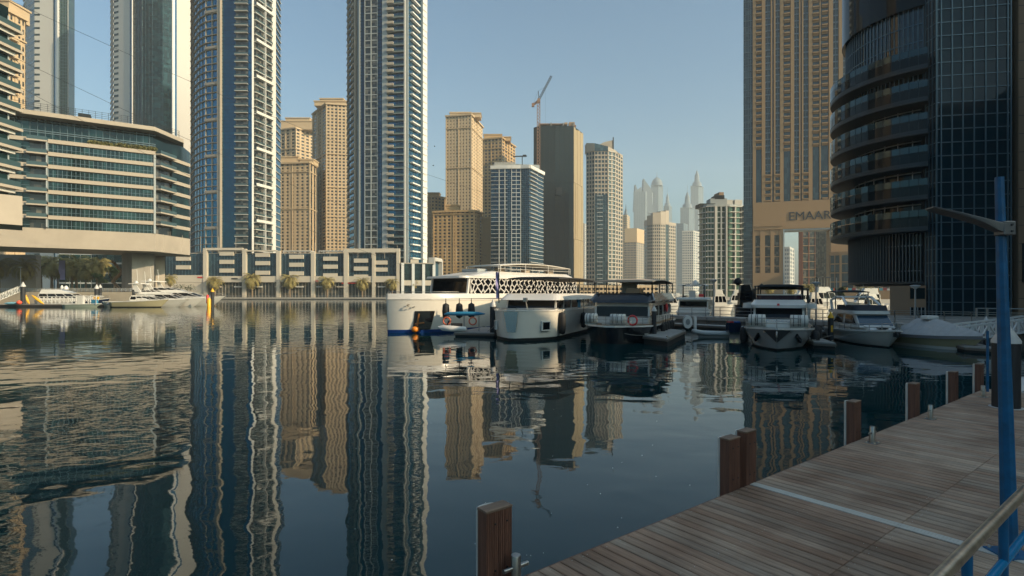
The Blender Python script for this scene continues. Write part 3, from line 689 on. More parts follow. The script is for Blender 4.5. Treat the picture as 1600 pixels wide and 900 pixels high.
for i, z in enumerate(bandz):                      # frames between the panes
    zt, zb_ = z - .65, (bandz[i + 1] + .75 if i < 6 else zf1)
    for k in range(26):
        x = xb1 + (xb2 - xb1) * k / 25; fmb(q, A, B, x, x + .12, -.5, -.3, zb_, zt)
    fmb(q, A, B, xb1, xb2, -.5, -.36, zb_ + .95, zb_ + 1.05); fmb(q, A, B, 0, xb0, -.5, -.36, zb_ + .95, zb_ + 1.05)
q.build('window_frames', mull, T, kind='stuff')
fpart(T, 'corner_post', grey_c, A, B, LB - .5, LB + .1, -.6, .3, zf1, 50.3)
# set-back top storeys, roof slab, planting and roof rail
q = MB(); q.prism(insA(3.2), 50.3, 58.3); q.build('top_storey', gl_teal, T)
q = MB(); a2, b2 = A - nB * 3.2, B - nB * 3.2
for k in range(26): fmb(q, a2, b2, LB * k / 26, LB * k / 26 + .12, -.2, .08, 50.8, 58.2)
for z in (52.0, 54.0, 54.6, 57.6): fmb(q, a2, b2, 0, LB, -.2, .10, z - .12, z + .12)
q.build('top_storey_frames', mull, T, kind='stuff')
tipx = P2(286, 200)
q = MB(); rp_ = [A + nB * 1.2, B + nB * 1.0 + Vector((-1.5, 0)), C + Vector((3.0, -4)), C + Vector((-1, 6)), back[0], back[1]]
q.prism([P2(-60, 159), P2(242, 184), P2(287, 199), P2(286, 214), P2(200, 216), P2(-60, 195)], 58.2, 59.5); q.build('roof_slab', beige, T)
ra, rb, rc = P2(-55, 161), P2(228, 185), P2(280, 199)
for (p_, q_, n) in ((ra, rb, 26), (rb, rc, 9)):
    L = (q_ - p_).length
    for k in range(n + 1): fpart(T, 'rail_post', dark_m, p_, q_, L * k / n - .05, L * k / n + .05, -.1, 0, 59.5, 62.6)
    mbq = MB()
    for z in (60.1, 60.7, 61.3, 61.9, 62.5): fmb(mbq, p_, q_, 0, L, -.08, -.02, z - .04, z + .04)
    mbq.build('rail_bars', dark_m, T)
fpart(T, 'roof_unit', dark_m, ra, rb, sB(118), sB(138), -4, -1, 59.5, 61.6)
for (p0, p1, z0_, z1_) in ((P2(190, 196), P2(206, 190), 4.3, 18), (P2(206, 190), P2(241, 196), 4.3, 18)):
    fpart(T, 'pillar', M('pillar_concrete', (.27, .25, .22), .8, var=.2, vs=1.5), p0, p1, 0, (p1 - p0).length, -5, 0, z0_, z1_ - .15)
fpart(T, 'pillar', beige_d, P2(-40, 196), P2(56, 200), 0, (P2(56, 200) - P2(-40, 196)).length, -3, 0, 4.3, 17.8)
fpart(T, 'pillar', beige, P2(243, 206), P2(258, 209), 0, 3.4, -3, 0, 4.3, 17.8)

# shrubs on the terraces: leaf-card clumps
def leafball(mb, c, r, n, sz, fl=1.0):
    for k in range(n):
        u = Vector((random.gauss(0, 1), random.gauss(0, 1), random.gauss(0, 1))).normalized() * r * (random.random() ** .45); u.z *= fl
        p_ = Vector(c) + u; s_ = sz * random.uniform(.6, 1.3); a_ = Vector((random.uniform(-1, 1), random.uniform(-1, 1), random.uniform(-1, 1))).normalized(); b_ = a_.cross(Vector((random.uniform(-1, 1), random.uniform(-1, 1), random.uniform(-1, 1)))).normalized()
        mb.add([p_ - a_ * s_, p_ + b_ * s_ * .5, p_ + a_ * s_, p_ - b_ * s_ * .5], [(0, 1, 2, 3)])
shrub_leaf = M('shrub_leaf', (.12, .115, .03), .7, var=.4, vs=.8)
for k in range(15):
    px = 142 + k * 7.0; p_ = D(px, 160 + 25 * (px + 60) / 303 + .9, 51.6) if px < 244 else D(px, 188 + (px - 243) * .26, 51.2)
    q = MB(); leafball(q, (0, 0, .8), 1.2, 110, .32, .8); o = q.build('terrace_shrub', shrub_leaf); o.location = p_
    tag(o, 'shrub in the planted row along the top terrace of the banded building', 'shrub', 'shrubs on the top terrace of the banded building')

# near balcony building at the left frame edge
N0, N1 = P2(-50, 104), P2(13, 112)
T = thing('balcony_building', 'balcony block with cream slabs cut by the left frame edge', 'building', (N1.x - 6, N1.y + 6, 4.3), world=True)
q = MB(); q.prism([N0, N1, N1 + N1.normalized() * 13, N0 + N0.normalized() * 13], 23, 62); q.build('glazing', gl_teal, T)
LN = (N1 - N0).length
for k in range(11):
    z = 25.6 + k * 4.0
    if z > 58: break
    fpart(T, 'balcony', beige, N0, N1, 0, LN + 1.4, -3, 1.8, z - .55, z)
    fpart(T, 'balustrade', rail_glass, N0, N1, 0, LN + 1.0, 1.6, 1.66, z, z + 1.1)
    fpart(T, 'balcony_beam', white_c, N0, N1, 0, LN + .6, -2, .9, z - 1.3, z - .55)
    fpart(T, 'corner_post', grey_c, N0, N1, LN - .2, LN + .1, -.2, .1, z, z + 2.7)
q = MB(); b0, b1 = P2(-50, 102), P2(35, 108); q.prism([b0, b1, b1 + b1.normalized() * 12, b0 + b0.normalized() * 12], 17.2, 22.9); q.build('base_box', beige, T)
fpart(T, 'pillar', beige, b0, b1, 0, (b1 - b0).length - 7, -9, -4, 4.3, 17.2)

# small things under and behind the banded building
T = thing('glass_pavilion', 'curved teal glass building glimpsed between the palms under the banded building', 'building', D(160, 268, 4.3), world=True)
for k in range(6):
    a, b = P2(92 + k * 17, 262 - abs(k - 3) * 1.5), P2(92 + (k + 1) * 17 - .3, 262 - abs(k - 2) * 1.5)
    for j in range(4): fpart(T, 'pane', gl_teal, a, b, .1, (b - a).length - .1, -.5, 0, 4.5 + j * 4.6, 8.3 + j * 4.6)
    fpart(T, 'floor_band', grey_c, a, b, 0, (b - a).length, -12, -.1, 4.3, 23.4) 
T = thing('shop_pavilion', 'cream columned shopfront at the left end of the promenade', 'building', D(15, 205, 4.3), world=True)
a, b = P2(-30, 200), P2(28, 203); L = (b - a).length
fpart(T, 'shop_glazing', gl_teal, a, b, 0, L, -6, -.8, 4.3, 11.6); fpart(T, 'parapet', beige, a, b, 0, L + .5, -6, .4, 11.6, 15.2)
for k in range(6): fpart(T, 'column', white_c, a, b, L - 2 - k * 2.9, L - .8 - k * 2.9, -.8, .3, 4.3, 11.6)
T = thing('stairs', 'dark zigzag stair leaning against the pillar of the banded building', 'stairs', D(186, 200, 4.3), world=True)
for k in range(3):
    q = MB(); p0, p1 = D(176 if k % 2 else 191, 199, 4.5 + k * 3.6), D(191 if k % 2 else 176, 199, 8.1 + k * 3.6); q.bar(p0, p1, 1.6, .35); q.bar(p0 + Vector((0, -.8, 1)), p1 + Vector((0, -.8, 1)), .1); q.build('stair_flight', brown, T)

# ------------------------------------------------------------------ podium building along the promenade
YP = 338.5
T = thing('podium_building', 'long low blue glass and beige framed building along the far promenade', 'building', D(450, YP + 8, QZ), world=True)
def zp_(y): return ZZ(y, YP)
a0, b0 = P2(258, YP), P2(622, YP)
L = (b0 - a0).length
def sp_(px): return (px - 258) / F * YP
fpart(T, 'glazing', gl_blue_d, a0, b0, 0, L, -16, -1.0, QZ, zp_(396))
q = MB()
for k in range(38): fmb(q, a0, b0, 0, L, -1.0, -.92, zp_(396) - k * .62 - .05, zp_(396) - k * .62 + .05) if zp_(396) - k * .62 > 12 else None
for k in range(72): fmb(q, a0, b0, L * k / 72, L * k / 72 + .1, -1.0, -.9, 8, zp_(396))
q.build('glazing_bars', mull, T, kind='stuff')
for x0, x1, yt in ((319, 324.5, 388), (380, 385.5, 389), (433, 438.5, 392), (487, 492.5, 394), (538, 544.5, 389), (582, 586.5, 393), (620, 625, 392)):
    fpart(T, 'pilaster', beige_l, a0, b0, sp_(x0), sp_(x1), -.95, 1.3, QZ, zp_(yt))
for x0, x1, y0, y1 in ((324.5, 380, 391, 387.5), (385.5, 433, 393, 391), (544.5, 625, 394.5, 388.5)):
    fpart(T, 'top_beam', beige_l, a0, b0, sp_(x0), sp_(x1), -.95, 1.1, zp_(y0), zp_(y1))
for x0, x1 in ((258, 319), (324.5, 380), (385.5, 433), (438.5, 487), (492.5, 538), (544.5, 582), (586.5, 620)):
    fpart(T, 'ground_beam', beige_l, a0, b0, sp_(x0), sp_(x1), -.95, .9, zp_(441), zp_(431.5 if x0 > 300 else 430))
fpart(T, 'blank_wall', beige_l, a0, b0, 0, sp_(319), -.95, .7, QZ, zp_(441.1))
for cx, ys in ((286, (404, 417.5)), (354, (396, 409, 422.5)), (410, (398, 411, 426)), (463, (401, 413.5, 427)), (516, (404, 416.5, 430)), (564, (407, 419.5, 432)), (597, (410, 421))):
    for y in ys: fpart(T, 'cladding_panel', beige_l, a0, b0, sp_(cx - 11), sp_(cx + 11 if cx < 590 else cx + 8), -.9, .2, zp_(y + 3.3), zp_(y - 3))
shopg = M('shop_glass', (.03, .045, .05), .15, cells=(3, 3, 4), col2=(.10, .09, .07))
fpart(T, 'shop_glazing', shopg, a0, b0, sp_(319), L, -1.4, -.8, QZ, zp_(441))
q = MB()
for k in range(60): fmb(q, a0, b0, sp_(320) + k * 2.05, sp_(320) + k * 2.05 + .22, -.8, -.6, QZ, zp_(442))
q.build('shop_frames', beige_d, T, kind='stuff')
for k in range(9):
    px = 335 + k * 32; fpart(T, 'awning', white_c if k % 3 else beige_d, a0, b0, sp_(px), sp_(px + 11), -.4, 1.2, zp_(449), zp_(447.2))
for k, (x0, x1) in enumerate(((328, 376), (440, 484), (496, 534))):
    fpart(T, 'roof_pergola', white_c, a0, b0, sp_(x0), sp_(x1), -9, -2, zp_(392.5), zp_(391))
    for j in range(6): fpart(T, 'pergola_post', white_c, a0, b0, sp_(x0 + j * (x1 - x0) / 5.2), sp_(x0 + j * (x1 - x0) / 5.2) + .35, -2.6, -2.2, zp_(396), zp_(392.5))
fpart(T, 'roof_slab', beige_d, a0, b0, 0, L, -16, -.9, zp_(396), zp_(395))
sg = M('red_sign', (.55, .03, .02), .5); sg2 = M('amber_sign', (.75, .32, .02), .5)
def blocks(x0, x1, y, m, n):
    for k in range(n): fpart(T, 'sign_letter', m, a0, b0, sp_(x0 + (x1 - x0) * k / n), sp_(x0 + (x1 - x0) * (k + .72) / n), .9, 1.15, zp_(y + 1.0), zp_(y - 1.0))
blocks(310, 318, 433.5, sg, 6); blocks(318.5, 323, 434, sg2, 3); blocks(535, 560, 442.5, sg, 11); blocks(363, 373, 435.5, dark_m, 6); blocks(494, 499, 439, sg, 4)
for o in [c for c in T.children if c.name.startswith('sign_letter')]: pass
# lower wing to the right
T = thing('podium_wing', 'lower blue glazed wing with white pilasters right of the framed podium', 'building', D(650, 341, QZ), world=True)
a0, b0 = P2(626, 337.5), P2(677, 341); L = (b0 - a0).length
fpart(T, 'glazing', gl_teal, a0, b0, 0, L, -4, -.6, QZ, ZZ(412, 339))
for k in range(4): fpart(T, 'pilaster', white_p, a0, b0, L * (.02 + .32 * k), L * (.02 + .32 * k) + 1.7, -.6, .9, QZ, ZZ(411 + k, 339))
q = MB()
for k in range(22): fmb(q, a0, b0, 0, L, -.6, -.5, ZZ(412, 339) - k * .8, ZZ(412, 339) - k * .8 + .1)
q.build('glazing_bars', mull, T, kind='stuff')
fpart(T, 'ground_beam', beige_l, a0, b0, 0, L, -.6, .6, ZZ(446, 339), ZZ(438, 339)); fpart(T, 'roof_box', beige_l, a0, b0, L * .3, L * .55, -4, -2, ZZ(412, 339), ZZ(405, 339))
fpart(T, 'roof_slab', beige_d, a0, b0, 0, L, -4, -.4, ZZ(412, 339), ZZ(410.5, 339))
T = thing('gate_portal', 'cream portal frame standing at the right end of the low blue wing', 'building', D(685, 350, QZ), world=True)
a0, b0 = P2(679, 346), P2(692, 364); L = (b0 - a0).length
fpart(T, 'post', white_c, a0, b0, 0, 1.6, -4, 0, QZ, ZZ(403, 350)); fpart(T, 'post', white_c, a0, b0, L - 1.5, L, -4, 0, QZ, ZZ(405, 350)); fpart(T, 'lintel', white_c, a0, b0, 1.6, L - 1.5, -4, .1, ZZ(408, 350), ZZ(402.5, 350)); fpart(T, 'pane', gl_blue, a0, b0, 2, L - 2, -3, -2.4, QZ, ZZ(408.2, 350))
# promenade railing as one long fence
T = thing('promenade_railing', 'thin grey railing along the far promenade edge', 'railing', D(440, 334.6, QZ), world=True)
a0, b0 = P2(292, 334.4), P2(760, 334.4); L = (b0 - a0).length
for k in range(92): fpart(T, 'post', grey_m, a0, b0, k * 2 + .2, k * 2 + .3, -.1, 0, 1.35, 2.5)
for z in (1.7, 2.1, 2.5): fpart(T, 'rail', grey_m, a0, b0, 0, L, -.09, -.02, z - .04, z + .04)

# ------------------------------------------------------------------ the dark curved building on the right
K_ = K
def dome_ring(C_, r, a0, a1, n): return [Vector((C_.x + r * math.cos(a0 + (a1 - a0) * k / n), C_.y + r * math.sin(a0 + (a1 - a0) * k / n))) for k in range(n + 1)]
Cc = Vector((43.1, 56.9)) * K; RR = 8.83 * K
A0, A1 = R(232.5), R(95)                       # from the junction with the glass wall round to the back
T = thing('curved_building', 'dark office building with stacked curved glass balconies and a louvred drum', 'building', (Cc.x, Cc.y, QZ), world=True)
ZB = lambda y: ZZ(y, 65)                        # heights read on the near end of the curve, 65 m away
char = M('charcoal_cladding', (.018, .027, .034), .35, metal=.2)
soff = M('dark_soffit', (.028, .036, .042), .5)
pglass = M('parapet_glass', (.004, .010, .014), .04, spec=.22)
pgl_top = M('balustrade_top_glass', (.03, .06, .07), .04, metal=.35, spec=.5)
def arcwall(name, m, r0, r1, z0, z1_, a0=A0, a1=A1, n=44, T_=None):
    q = MB(); o_ = dome_ring(Cc, r1, a0, a1, n); i_ = dome_ring(Cc, r0, a0, a1, n)
    q.loft([[(i_[k].x, i_[k].y, z0), (o_[k].x, o_[k].y, z0), (o_[k].x, o_[k].y, z1_), (i_[k].x, i_[k].y, z1_)] for k in range(n + 1)])
    return q.build(name, m, T_ or T)
q = MB(); core = dome_ring(Cc, RR - 3.0, A0, A1, 40) + [Vector((62, 84)), Vector((62, 68))]
q.prism(core, ZB(441) - .2, ZZ(-70, 65)); q.build('inner_wall', gl_office, T)
tops = (73, 124, 175, 226, 278, 327)
for i, y in enumerate(tops):
    zt = ZB(y)
    sl_ = arcwall('balcony', char, RR - 3.2, RR, zt - 2.35, zt - 1.05)
    arcwall('soffit', soff, RR - 3.2, RR - .05, zt - 2.5, zt - 2.36)
    n = 30
    for k in range(n):
        a_ = A0 + (A1 - A0) * k / n; b_ = A0 + (A1 - A0) * (k + 1) / n
        p0, p1 = dome_ring(Cc, RR + .06, b_, a_, 1)
        fpart(T, 'parapet_pane', pglass, p0, p1, .03, (p1 - p0).length - .03, -.06, -.02, zt - 1.95, zt - .82)
        fpart(T, 'balustrade_pane', pgl_top, p0, p1, .04, (p1 - p0).length - .04, -.06, -.025, zt - .78, zt)
    if i < 5:
        arcwall('window_head', grey_c, RR - 3.1, RR - 2.9, zt - 4.05 + .3, zt - 3.85 + .3) if False else None
    for k in range(14):
        a_ = A0 + (A1 - A0) * k / 13.0; p_ = Cc + Vector((math.cos(a_), math.sin(a_))) * (RR - 2.95); ub(T, 'window_mullion', grey_m, (p_.x, p_.y, zt - 3.1), (.1, .1, 1.4), a_)
    arcwall('transom', grey_m, RR - 3.0, RR - 2.9, zt - 2.75, zt - 2.6, n=30)
# upper glass drum with mullion grid, then the wider smooth glass band above it
z0_, z1_ = ZB(96), ZB(-2)
q = MB()
rd = RR - 2.0
arcwall('drum_glazing', M('drum_glass', (.006, .016, .024), .05, spec=.6), rd - .4, rd, z0_ - 4, z1_)
for k in range(46):
    a_ = A0 + (A1 - A0) * k / 46; p_ = Cc + Vector((math.cos(a_), math.sin(a_))) * (rd + .04); ub(T, 'mullion', mull, (p_.x, p_.y, (z0_ - 3 + z1_) / 2), (.16, .09, z1_ - z0_ + 3), a_)
for k in range(4):
    z = z0_ + 1.2 + k * 2.1; arcwall('transom', mull, rd, rd + .09, z - .05, z + .05)
arcwall('upper_band', pglass, rd - .2, rd + .55, z1_, z1_ + 9.5)
# louvred drum
rl = RR - 2.2; zl0, zl1 = ZZ(440, 67), ZZ(362, 67)
arcwall('drum_wall', gl_office, rl - .8, rl - .5, zl0, zl1)
for k in range(52):
    a_ = A0 + (A1 - A0) * k / 60; p_ = Cc + Vector((math.cos(a_), math.sin(a_))) * (rl - .2); ub(T, 'louvre_fin', M('fin_metal', (.13, .145, .155), .4, metal=.4), (p_.x, p_.y, (zl0 + zl1) / 2), (.42, .07, zl1 - zl0), a_)
arcwall('drum_sill', char, rl - .9, rl + .05, zl0 - .25, zl0); arcwall('transom', grey_m, rl - .5, rl - .42, zl0 + 4.4, zl0 + 4.55); arcwall('transom', grey_m, rl - .5, rl - .42, zl0 + 1.3, zl0 + 1.4)
q = MB(); q.prism(core[:-2] + [Vector((62, 84)), Vector((60, 68))], zl0 - .45, zl0 - .2); q.build('drum_floor', soff, T)
# brown base
a, b = P2(1391, 68), P2(1447, 66); L = (b - a).length
fpart(T, 'base_wall', brown, a, b, 0, L, -14, 0, QZ, zl0 - .5)
fpart(T, 'base_window', gl_office, a, b, L * .56, L * .97, -.2, .06, ZZ(467, 67), ZZ(450, 67)); fpart(T, 'base_window', gl_office, a, b, L * .56, L * .97, -.2, .06, QZ + .05, ZZ(480, 67))
for k in range(5): fpart(T, 'base_mullion', grey_m, a, b, L * (.56 + .1 * k), L * (.56 + .1 * k) + .08, .06, .12, QZ + .05, ZZ(480, 67))
# flat glass wall: single panes between mullions
ga, gb_, gc = P2(1447, 66.2), P2(1463, 64.6), P2(1579, 63.3)
TG = thing('glass_office_tower', 'sheer dark glass tower with a pale blue mullion grid behind the blue lamp post', 'building', (gc.x - 3, 70, QZ), world=True)
ztop = ZZ(-70, 64)
q = MB(); q.prism([ga + Vector((0, .3)), gb_ + Vector((0, .3)), gc + Vector((0, .3)), gc + Vector((5, 18)), ga + Vector((8, 18))], QZ, ztop); q.build('core', char, TG)
rows = [QZ + .1]
while rows[-1] < ztop - 1.6: rows.append(rows[-1] + 1.56)
xs = [1470, 1487, 1504, 1521.5, 1539.5, 1557.5, 1574, 1579]
dG, nG, LG = fr(gb_, gc)
def sg_(px): return (D(px, 64.6 + (63.3 - 64.6) * (px - 1463) / 116).to_2d() - gb_).length
mullg = M('office_mullion', (.09, .145, .175), .4, metal=.3)
gtw = M('tower_glass', (.003, .019, .028), .045, cells=(1.35, 1.35, 1.56), col2=(.006, .024, .032), spec=.22)
edges = [0] + [sg_(x) for x in xs]
for i in range(len(edges) - 1):
    for j in range(len(rows) - 1): fpart(TG, 'pane', gtw, gb_, gc, edges[i] + .06, edges[i + 1] - .06, -.2, random.uniform(-.012, .012), rows[j] + .05, rows[j + 1] - .05)
    fpart(TG, 'mullion', mullg, gb_, gc, edges[i] - .055, edges[i] + .055, -.1, .12, QZ, ztop)
fpart(TG, 'mullion', mullg, gb_, gc, edges[-1] - .055, edges[-1] + .055, -.1, .12, QZ, ztop)
LA = (gb_ - ga).length
for i in range(3):
    fpart(TG, 'mullion', mullg, ga, gb_, LA * i / 3 - .04, LA * i / 3 + .04, -.1, .1, QZ, ztop)
    fpart(TG, 'side_glazing', gtw, ga, gb_, LA * i / 3 + .05, LA * (i + 1) / 3 - .05, -.2, 0, QZ, ztop)
for z in rows[1:]:
    fpart(TG, 'transom', mullg, gb_, gc, 0, LG, -.1, .10, z - .045, z + .045); fpart(TG, 'side_transom', mullg, ga, gb_, 0, LA, -.1, .08, z - .04, z + .04)
fpart(TG, 'entrance_frame', grey_m, P2(1526, 61), P2(1590, 59), 0, 5.2, -.15, 0, ZZ(481, 61) - .1, ZZ(481, 61)); 
for k in range(4): c = D(1526 + k * 17, 60.8); ub(TG, 'entrance_post', grey_m, (c.x, c.y, (QZ + ZZ(481, 61)) / 2), (.14, .14, ZZ(481, 61) - QZ))
c0 = P2(1586, 65); q = MB(); q.lathe((c0.x, c0.y, 0), [(.62, QZ), (.62, ztop)], 20); q.build('round_column', M('column_cladding', (.07, .075, .08), .5), TG)
# brown tower continuing out of the frame to the right, then an added block that shades the marina
TR = thing('brown_tower', 'brown clad tower cut by the right frame edge', 'building', (64, 66, QZ), world=True)
wa, wb = P2(1591.5, 63.2), Vector((75, 60))
L = (wb - wa).length
fpart(TR, 'wall', brown, wa, wb, 0, L, -16, 0, QZ, ztop)
for k in range(24): fpart(TR, 'cladding_joint', char, wa, wb, 0, L, 0, .02, QZ + 2.1 * k, QZ + 2.1 * k + .05)
fpart(TR, 'sign_box', char, wa, wb, .35, 4, 0, .5, ZZ(441, 63), ZZ(380, 63))
TQ = thing('shading_block', 'brown block added unseen beyond the right frame edge to shade the dock', 'building', (78, 20, QZ), world=True)  # added out of view, its masses sized to shade dock and boats
q = MB(); q.prism([(62, 57), (62, 8), (90, 8), (90, 57)], QZ, 31); q.build('wall', brown, TQ)
q = MB(); q.prism([(62.1, 7.98), (62.1, -75), (90, -75), (90, 7.98)], QZ, 42); q.build('tall_wall', brown, TQ)
q = MB(); q.prism([(62.1, 57.02), (90, 57.02), (90, 59), (76, 59), (62.1, 61)], QZ, 62); q.build('shading_tower', brown, TQ)  # unseen part added to keep the sun off the glass tower
for k in range(31):
    for j in range(6): ub(TQ, 'window', gl_office, (61.98, -72 + k * 4.1, 4.5 + j * 4.4), (.3, 2.8, 2.6))

# towers added left of the frame for golden reflections in the curved glass
def reflected_tower(label, X, y0, y1, z1_, n):
    pf = lambda x, y: (800 + x / y * F, y)
    t_ = Tower('apartment_tower', label, 'tower', [pf(X, y0), pf(X, y1)], QZ, z1_, 4.2, 30, gl_dark, cream)
    a, b = t_.seg(0); t_.grid(a, b, n, cream, .5, .5); L = (b - a).length
    for k in range(3): t_.fin(a, b, L * (k + .5) / 3, L * (k + .5) / 3 + 1.2, cream, 1.0)
    t_.close()
reflected_tower('cream tower added beyond the left frame edge for its reflection in the curved glass', -118, 30, 62, 118, 11)
reflected_tower('second cream tower added beyond the left frame edge for its reflection in the curved glass', -122, 72, 96, 95, 8)

# ------------------------------------------------------------------ palms and trees
def palm_meshes(seed, h, r):
    random.seed(seed)
    t = MB(); t.tube([(0, 0, 0), (.1, 0, h * .35), (-.05, .05, h * .7), (0, 0, h)], [.42, .3, .27, .33], 9)
    c = MB(); nf = 46
    for k in range(nf):
        az = k * 2.399 + random.uniform(-.2, .2); el = R(78 - 118 * (k / nf) ** .9 + random.uniform(-8, 8)); L = r * random.uniform(.85, 1.1)
        pts = []; p_ = Vector((0, 0, h + .2)); e = el
        for i in range(9):
            pts.append(p_.copy()); p_ = p_ + Vector((math.cos(az) * math.cos(e), math.sin(az) * math.cos(e), math.sin(e))) * L / 8; e -= R(13 + 4 * random.random())
        for i in range(8):
            a_, b_ = pts[i], pts[i + 1]; c.bar(a_, b_, .07)
            d = (b_ - a_).normalized(); s_ = d.cross(Vector((0, 0, 1)));  s_ = s_.normalized() if s_.length > .05 else Vector((math.sin(az), -math.cos(az), 0))
            for j in range(2):
                q0 = a_.lerp(b_, j / 2); ll = r * .23 * (1 - abs((i + j / 2) / 8 - .45) * 1.1)
                for sg_ in (-1, 1):
                    tip_ = q0 + s_ * sg_ * ll + d * ll * .7 - Vector((0, 0, ll * .5)); c.add([q0, q0 + d * .22, tip_], [(0, 1, 2)])
    for k in range(14):     # hanging dead fronds below the crown
        az = random.uniform(0, 6.28); c.bar((0, 0, h), (math.cos(az) * .8, math.sin(az) * .8, h - 1.6 * random.uniform(.6, 1)), .12)
    return t.mesh('palm_trunk', trunk_m), c.mesh('palm_crown', frond_m)
PM = [palm_meshes(s, 7.6, 5.0) for s in (3, 11, 29)]
def palm(px, Y, z, top, label, group, k):
    H_ = ZZ(top, Y) - z; s_ = H_ / 11.3
    T = thing('palm_tree', label, 'palm tree', D(px, Y, z), random.uniform(0, 6.28), group)
    for me, nm in zip(PM[k % 3], ('trunk', 'crown')):
        o = bpy.data.objects.new(nm, me); COL.objects.link(o); o.parent = T
        if nm == 'crown': o['kind'] = 'stuff'
    T.scale = (s_, s_, s_)
G1 = 'palm trees along the far promenade'
for k, (px, tp, lb) in enumerate(((336, 427, 'date palm standing left of the first beige pilaster bay on the far promenade'), (394, 422, 'date palm before the second pilaster gap of the blue glazed podium'), (453, 424, 'date palm third from the left along the podium promenade'), (511, 427, 'date palm in front of the fourth framed bay of the podium'), (566, 430, 'date palm before the tall framed right block of the podium'), (613, 431, 'date palm at the last right-hand frame post of the podium'), (649, 433, 'dark date palm just left of the big white catamaran bow'))):
    palm(px, 336.6 if k < 6 else 342, QZ, tp, lb, G1, k)
for k, (px, Y, tp) in enumerate(((-2, 192, 395), (37, 193, 398), (81, 238, 392), (113, 236, 400), (120, 244, 392), (134, 237, 407), (152, 240, 394), (266, 255, 425))):
    palm(px, Y, 4.3 if k < 7 else 4.3, tp, ('date palm at the far left frame edge under the banded building', 'date palm beside the white lamp post under the banded building', 'date palm behind the lilac banner under the banded building', 'bushy date palm right of the lilac banner', 'far palm behind the bushy one under the banded building', 'short date palm left of the building pillar with drooping crown', 'slim far palm nearest the zigzag stair', 'small palm above the moored yachts right of the building pillar')[k], 'palm trees around the banded building', k)
for k, (px, Y, tp) in enumerate(((1202, 215, 441), (1236, 180, 443), (1262, 170, 440), (1352, 160, 442))):
    palm(px, Y, QZ, tp, ('palm behind the canopy of the grey-hulled yacht', 'palm right of the grey-hulled yacht canopy under the portal', 'full palm left of the yellow-capped pile and white yacht', 'palm in front of the brown podium and painted hoarding')[k], 'palm trees on the right bank', k)
def tree(px, Y, z, top, wpx, label, m, n=900, group=None):
    H_ = ZZ(top, Y) - z; r = wpx / 2 / F * Y
    T = thing('tree', label, 'tree', D(px, Y, z), 0, group)
    q = MB(); q.tube([(0, 0, 0), (.1, 0, H_ * .3), (0, .1, H_ * .6)], [r * .09 + .1, r * .07 + .08, .06])
    for k in range(5): az = k * 1.3; q.tube([(0, 0, H_ * .3), (math.cos(az) * r * .6, math.sin(az) * r * .6, H_ * .65)], [.1, .04], 5)
    q.build('trunk', trunk_m, T); q = MB()
    for k in range(11): az = random.uniform(0, 6.28); rr = r * random.uniform(0, .75); leafball(q, (math.cos(az) * rr, math.sin(az) * rr, H_ * random.uniform(.45, .85)), r * .42, n // 11, .30 + r * .02, .8)
    o = q.build('crown', m, T, kind='stuff')
tree(64, 240, 4.3, 392, 34, 'dark dense tree under the banded building, right of its left pillar', leaf_d, 1500)
tree(90, 246, 4.3, 405, 26, 'bright green tree behind the lilac banner', leaf_m)
tree(157, 236, 4.3, 424, 22, 'small green tree behind the mooring piles and pale steps', leaf_m)
tree(178, 232, 4.3, 412, 24, 'green tree beside the zigzag stair at the pillar', leaf_m)
tree(254, 250, 4.3, 426, 22, 'round green tree above the antennas of the large yacht', leaf_d)
tree(55, 205, 4.3, 440, 18, 'low dark shrub tree between the cream column building and the banner', leaf_d)
tree(1313, 165, QZ, 446, 18, 'dark green tree between the two right bank palms', leaf_d)
def hedge(px0, px1, Y, z, top, label, m=shrub_leaf):
    H_ = ZZ(top, Y) - z; a, b = D(px0, Y).x, D(px1, Y).x; q = MB(); n = max(2, int((b - a) / (H_ * .8)))
    for k in range(n): leafball(q, ((a + (b - a) * (k + .5) / n), Y, z + H_ * .5), H_ * .62, 170, .26, .8)
    tag(q.build('hedge', m), label, 'hedge')
hedge(272, 303, 258, 4.3, 444, 'low green hedge sloping down beside the blank beige wall', leaf_d)
hedge(636, 662, 345, QZ, 444, 'clipped round green hedge left of the big white boat', leaf_m)
hedge(663, 690, 420, QZ, 402, 'rooftop hedge above the low blue wing')
tag(bpy.data.objects['hedge.002'], kind=None) if False else None
for k, (px0, px1) in enumerate(((18, 60), (104, 190))):
    q = MB(); c = D((px0 + px1) / 2, 205, 4.3); q.box((c.x, c.y, 5.0 - .0), (D(px1, 205).x - D(px0, 205).x, 2, 1.4)); tag(q.build('planter_wall', sandstone), ('cream low wall left of the dark shrub tree under the banded building', 'long pale stepped wall behind the palms left of the pillar')[k], 'low wall')
# terrace railing
T = thing('terrace_railing', 'pale balustrade along the raised promenade under the banded building', 'railing', D(60, 186.5, 4.3), world=True)
a0, b0 = P2(-40, 186.6), P2(206, 186.6); L = (b0 - a0).length
for k in range(36): fpart(T, 'post', grey_m, a0, b0, k * L / 35.5, k * L / 35.5 + .16, -.2, 0, 4.3, 5.5)
for z in (4.7, 5.1, 5.5): fpart(T, 'rail', white_p, a0, b0, 0, L, -.15, -.05, z - .05, z + .05)

